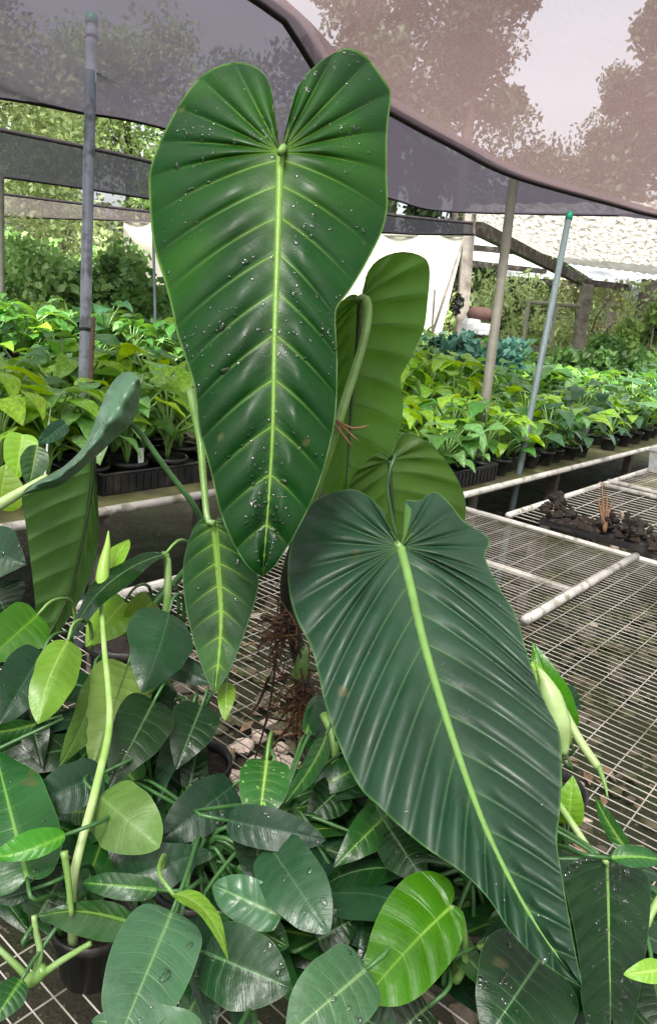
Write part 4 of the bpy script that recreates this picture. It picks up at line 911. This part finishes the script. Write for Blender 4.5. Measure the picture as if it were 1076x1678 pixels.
def proto(kind, hgt, nl, size, spread=.1):
    root = thing('potted_plant', 'x', 'plant', (0, 0, 0), local=True)
    obj('pot', POTM, None, root); st = MB(); lv = []
    for i in range(nl):
        a = i*2.4+random.uniform(-.4, .4); q = random.uniform(.25, 1)*spread; z = .07+hgt*random.uniform(.3, 1.05)
        P = np.array([math.cos(a)*q, math.sin(a)*q, z])
        st.tube(catmull([(0, 0, .07), (P[0]*.25, P[1]*.25, .07+(z-.07)*.6), P], 6), [.005, .0035], 5)
        lf = obj('leaf', random.choice(BMESH[kind if random.random() < .72 else random.choice(('bench_pale', 'bench_green', 'bench_lime'))]), None, root)
        lf.location = P; s_ = size*random.uniform(.7, 1.15); lf.scale = (s_, s_, s_)
        lf.rotation_euler = (rad(random.uniform(-38, 8)), rad(random.uniform(-18, 18)), a-math.pi/2)
    st.build('stem', 'petiole', root, True)
    return root
PROTO = {}
for kind in ('bench_pale', 'bench_lime', 'bench_green', 'bench_blue'):
    PROTO[kind] = [proto(kind, random.uniform(.2, .3), random.choice((12, 14, 16)), random.uniform(.105, .14), .13) for _ in range(4)]
used = set()
def place(kind, P, scale, label, group, name='potted_plant'):
    p = random.choice(PROTO[kind]); first = p.name not in used
    o = p if first else copy_tree(p); used.add(p.name)
    if first: PROTO[kind].append(p)
    o.location = tuple(P); o.rotation_euler = (0, 0, random.uniform(0, 6.28)); o.scale = (scale,)*3
    tag(o, label, 'plant', group)
def visible(P, m=60):
    x, y, z = project(P+Z3*.25); return z > .3 and -m < x < 1076+m and -m < y < 1740
cnt = 0
ORD = ('first', 'second', 'third', 'fourth', 'fifth', 'sixth', 'seventh', 'eighth', 'ninth', 'tenth', 'eleventh', 'twelfth', 'thirteenth', 'fourteenth', 'fifteenth', 'sixteenth', 'seventeenth', 'eighteenth', 'nineteenth', 'twentieth')
def fill(a0, a1, b0, b1, step, pick, scale, label, group, jit=.05, z=TB, rows=('front', 'second', 'third', 'fourth', 'fifth', 'sixth', 'seventh', 'eighth')):
    global cnt
    b = b1; ri = 0
    while b > b0:
        a = a0; k = 0
        while a < a1:
            P = bench(a+random.uniform(-jit, jit), b+random.uniform(-jit, jit), z-.012)
            x, y, _ = project(P+Z3*.25)
            if visible(P) and not (330 < x < 520):
                place(pick(a, b, x, y), P, scale*random.uniform(.85, 1.2), label % (ORD[k], rows[ri]), group); cnt += 1; k += 1
            a += step
        b -= step; ri += 1
rc = lambda *k: random.choice(k)
fill(.3, 2.4, -2.66, -2.44, .19, lambda a, b, x, y: rc('bench_pale', 'bench_lime', 'bench_pale'), 1.2, '%s potted plant from the left in the %s row by the grey pole', 'front row plants on the left bench', .03)
fill(.2, 2.5, -3.85, -2.85, .2, lambda a, b, x, y: rc('bench_pale', 'bench_lime', 'bench_green'), 1.2, '%s potted plant from the left, %s row of the left bench mass', 'massed plants on the left bench')
fill(.8, 4.3, -6.1, -4.7, .26, lambda a, b, x, y: rc('bench_green', 'bench_pale', 'bench_blue'), 1.2, '%s tall potted plant from the left, %s row of the rear left bench', 'plants on the second left bench', z=.86)
fill(2.95, 5.0, -2.35, -1.78, .19, lambda a, b, x, y: rc('bench_lime', 'bench_pale', 'bench_pale', 'bench_lime', 'bench_green') if x < 870 else rc('bench_green', 'bench_blue', 'bench_lime'), .98, '%s bright potted plant from the left, %s row of the right bench', 'front plants on the right bench', .035)
fill(3.0, 5.4, -3.3, -2.5, .2, lambda a, b, x, y: rc('bench_pale', 'bench_green', 'bench_lime') if x < 800 else rc('bench_green', 'bench_blue'), 1.2, '%s green potted plant from the left, %s row at the back of the right bench', 'back plants on the right bench')
fill(5.4, 8.6, -3.3, -1.8, .29, lambda a, b, x, y: rc('bench_blue', 'bench_blue', 'bench_green'), 1.2, '%s blue green potted plant from the left, %s row at the right bench end', 'dark plants at the end of the right bench')
fill(5.0, 11.5, -5.5, -4.2, .42, lambda a, b, x, y: rc('bench_green', 'bench_blue', 'bench_pale'), 1.35, '%s potted plant from the left, %s row of the rear right bench', 'plants on the second right bench')
for k_, lst in PROTO.items():
    for p in set(lst):
        if p.name not in used:
            for ch in list(p.children): bpy.data.objects.remove(ch)
            bpy.data.objects.remove(p)
# bigger leafy clumps further back
def clump(px, d, z, r, mat, label, n=420, size=.13, group='leafy clumps behind the benches'):
    r_ = ray(px, 480); r_ = r_/np.linalg.norm(r_[:2]); X, Y = r_[0]*d, r_[1]*d
    root = thing('leafy_clump', label, 'plant', (X, Y, 0), group)
    cs = [np.array([X+random.gauss(0, r*.5), Y+random.gauss(0, r*.5), z*random.uniform(.45, .95)]) for _ in range(12)]; rs = [r*random.uniform(.3, .5) for _ in cs]
    st = MB()
    for c in cs: st.tube([(X, Y, 0), (X*.5+c[0]*.5, Y*.5+c[1]*.5, c[2]*.6), c], [.015, .006], 5)
    st.build('stem', 'petiole_dark', root); obj('foliage', leaf_cloud(cs, rs, n, size, .6, .2), mat, root)
for i, (px, d, z, r, m, lab) in enumerate(((-10, 8.0, 1.85, .6, 'carpet_leaf', 'light leafy clump at the left edge above the pale plants'), (50, 8.6, 1.9, .65, 'carpet_leaf', 'green leafy clump below the yellow shrub'), (100, 7.6, 1.72, .55, 'carpet_leaf', 'light green clump just left of the grey pole'),
      (175, 8.4, 1.85, .6, 'carpet_leaf', 'green leafy clump just right of the grey pole'), (235, 7.6, 1.65, .5, 'fern_leaf', 'dark green clump beside the thin stake'), (770, 7.2, 1.35, .42, 'shrub_teal', 'blue green leafy clump below the brown bundle'), (735, 6.9, 1.2, .35, 'fern_leaf', 'low dark clump left of the blue green clump'),
      (700, 7.6, 1.35, .4, 'tree_green', 'green clump beside the back leaf'), (1040, 9.5, 1.45, .4, 'fern_leaf', 'green clump under the roof at the right edge'), (870, 8.8, 1.25, .4, 'fern_leaf', 'green clump at the foot of the slim pole'), (960, 9.0, 1.3, .4, 'fern_leaf', 'green clump before the shed post'))):
    clump(px, d, z, r, m, lab, 2000, .1)
# reddish dry bromeliads
for i, (x, y) in enumerate(((735, 585), (762, 592), (790, 588))):
    P = onz(x, y+30, TB); root = thing('dry_bromeliad', ('leftmost', 'middle', 'rightmost')[i]+' of three dry reddish brown rosettes behind the right plants', 'plant', P, 'dry rosettes'); P = np.array(P)
    for k in range(14):
        a = k*2.4; d = np.array([math.cos(a), math.sin(a), 0]); q = random.uniform(.12, .22)
        Pm = [P+Z3*.25, P+d*q*.5+Z3*(.25+q), P+d*q*1.1+Z3*(.25+q*.9)]
        MB().tube(catmull(Pm, 6), [.012, .014, .002], 4).build('leaf', 'dry_leaf', root)
# bundle on the post
bd = thing('bundle', 'brown basket and white sacks piled by the shed post', 'bundle', W(785, 540, 7.9))
mb = MB(); mb.lathe([(.0, -.07), (.12, -.07), (.15, -.02), (.13, .04), (.07, .065), (.0, .07)], 14, W(787, 514, 7.9), (1, .7)); mb.build('basket', 'clay_brown', bd, True)
for (x, y, r_, s_) in ((772, 531, .07, 1.3), (791, 539, .075, .8)):
    mb = MB(); mb.lathe([(.0, -r_*s_), (r_*1.1, -r_*s_*.95), (r_*1.15, 0), (r_*.9, r_*.75), (r_*.3, r_*.8), (.0, r_*.8)], 6, W(x, y, 7.85), (1.3, .8)); mb.build('sack', 'sack_white', bd)
obj('dark_foliage', leaf_cloud([W(748, 497, 7.8), W(746, 508, 7.8), W(752, 490, 7.8)], [.07, .06, .05], 160, .07), 'dark_stem', bd)

# ------------------------------------------------------------------ trays, tags, debris
def tray(label, a0, a1, b0, b1, h=.075):
    root = thing('nursery_tray', label, 'tray', bench((a0+a1)/2, (b0+b1)/2, TB-.012), 'black nursery trays')
    z = TB-.012; c = bench((a0+a1)/2, (b0+b1)/2, z); la, lb = (a1-a0)/2, (b1-b0)/2
    MB().box(c+Z3*.004, E1*la, E2*lb, Z3*.004).build('base', 'black_plastic', root)
    for s_ in (-1, 1):
        m = MB(); m.box(c+E2*lb*s_+Z3*(h/2+.008), E1*la, E2*.003, Z3*h/2); n = int(la*2/.035)
        for k in range(n): m.box(c+E2*(lb*s_+.005*s_)+E1*(-la+(k+.5)*la*2/n)+Z3*(h/2+.004), E1*.006, E2*.003, Z3*(h/2-.006))
        m.build('side', 'black_plastic', root)
        m = MB(); m.box(c+E1*la*s_+Z3*(h/2+.008), E1*.003, E2*(lb-.004), Z3*h/2); m.build('side', 'black_plastic', root)
    r_ = c+Z3*(h+.009); m = MB(); ring = [r_+E1*la+E2*lb, r_-E1*la+E2*lb, r_-E1*la-E2*lb, r_+E1*la-E2*lb, r_+E1*la+E2*lb]
    for i in range(4): m.tube([ring[i], ring[i+1]], .007, 6)
    m.build('rim', 'black_plastic', root, True)
    m = MB()
    for k in range(int(la*lb*4*2200)): blob(m, c+E1*random.uniform(-la, la)*.93+E2*random.uniform(-lb, lb)*.93+Z3*(h*.72), random.uniform(.006, .014), .7, 5)
    m.box(c+Z3*h*.62, E1*la*.98, E2*lb*.98, Z3*.006); m.build('soil', 'potting_soil', root, False, 'stuff')
tray('black ribbed nursery tray of soil behind the curled leaf', 1.62, 2.22, -2.7, -2.36)
tray('black nursery tray to the left of the grey pole', .95, 1.55, -2.72, -2.38)
tray('black tray at the left end of the right bench front', 3.1, 3.55, -1.98, -1.7)
tray('black tray under the bright plants on the right bench', 3.75, 4.6, -2.05, -1.76, .05)
tray('black tray beneath the dark plants at the right edge', 5.5, 7.2, -2.2, -1.8, .05)
def ptag(x, y, d, label, lean):
    P = W(x, y, d); o = MB().box(P, RT*.011+UP*lean*.3, FW*.0006, UP*.034+RT*lean*.011).build('plant_label', 'white_tag', None); tag(o, label, 'plant label', 'white plant labels')
ptag(231, 748, 3.0, 'white plastic plant label upright in the black tray', 0)
ptag(76, 752, 2.55, 'white plastic plant label leaning at left behind lime leaves', .5)
dt = thing('debris_tray', 'broken black tray heaped with clods and dry stems at the bench end', 'tray', bench(2.9, -.95, TB))
m = MB(); c = bench(2.93, -.92, TB+.02)
m.box(c, E1*.075, E2*.22, Z3*.006)
for s_ in (-1, 1): m.box(c+E1*.075*s_+Z3*.008, E1*.003, E2*.22, Z3*.012)
for s_ in (-1, 1): m.box(c+E2*.22*s_+Z3*.008, E1*.07, E2*.003, Z3*.012)
m.build('tray', 'black_plastic', dt)
m = MB(); m2 = MB()
for k in range(170):
    b = random.uniform(-.24, .24); p_ = c+E2*b+E1*random.uniform(-.07, .07)+Z3*(.02+random.random()*.05*(1+math.sin(b*20)))
    blob(m if random.random() < .975 else m2, p_, random.uniform(.008, .022), .9, 5, .45)
m.build('clods', 'potting_soil', dt, False, 'stuff'); m2.build('chips', 'stone_pale', dt, False, 'stuff')
for x1, y1 in ((985, 790), (978, 815), (1003, 822), (995, 806)):
    MB().tube(catmull([W(990, 872, 2.92), W(990+(x1-990)*.4, 845, 2.92), W(x1, y1, 2.92)], 8), [.007, .005, .002], 6).build('dry_stem', 'root_tan', dt, True)
wb_ = thing('white_planter', 'white square planter on the mossy board at the right edge', 'planter', onz(1085, 775, TB)); P = onz(1085, 775, TB)
MB().lathe([(.09, 0), (.11, .13), (.118, .13), (.118, .145), (.1, .145), (.095, .1), (.0, .1)], 4, P).build('body', 'sack_white', wb_)
mb = MB()
for i in range(330):
    a, b = random.uniform(.9, 2.6), random.uniform(-2.15, .5)
    P = bench(a, b, .03); s_ = random.uniform(.02, .05); an = random.uniform(0, 6.28); d = np.array([math.cos(an), math.sin(an), random.uniform(-.2, .2)]); e = np.array([-math.sin(an), math.cos(an), random.uniform(-.3, .3)])
    mb.add([P-d*s_, P+e*s_*.4+Z3*.006, P+d*s_, P-e*s_*.4+Z3*.004], [(0, 1, 2, 3)])
o = mb.build('leaf_litter', 'dry_leaf', None, False, 'stuff'); tag(o, 'dry brown leaf litter scattered on the ground beneath the benches', 'leaf litter')
bpy.context.view_layer.update()
print('plants', cnt, 'objects', len(bpy.data.objects), 'tris', sum(len(o.data.polygons)*2 for o in bpy.data.objects if o.type == 'MESH'))
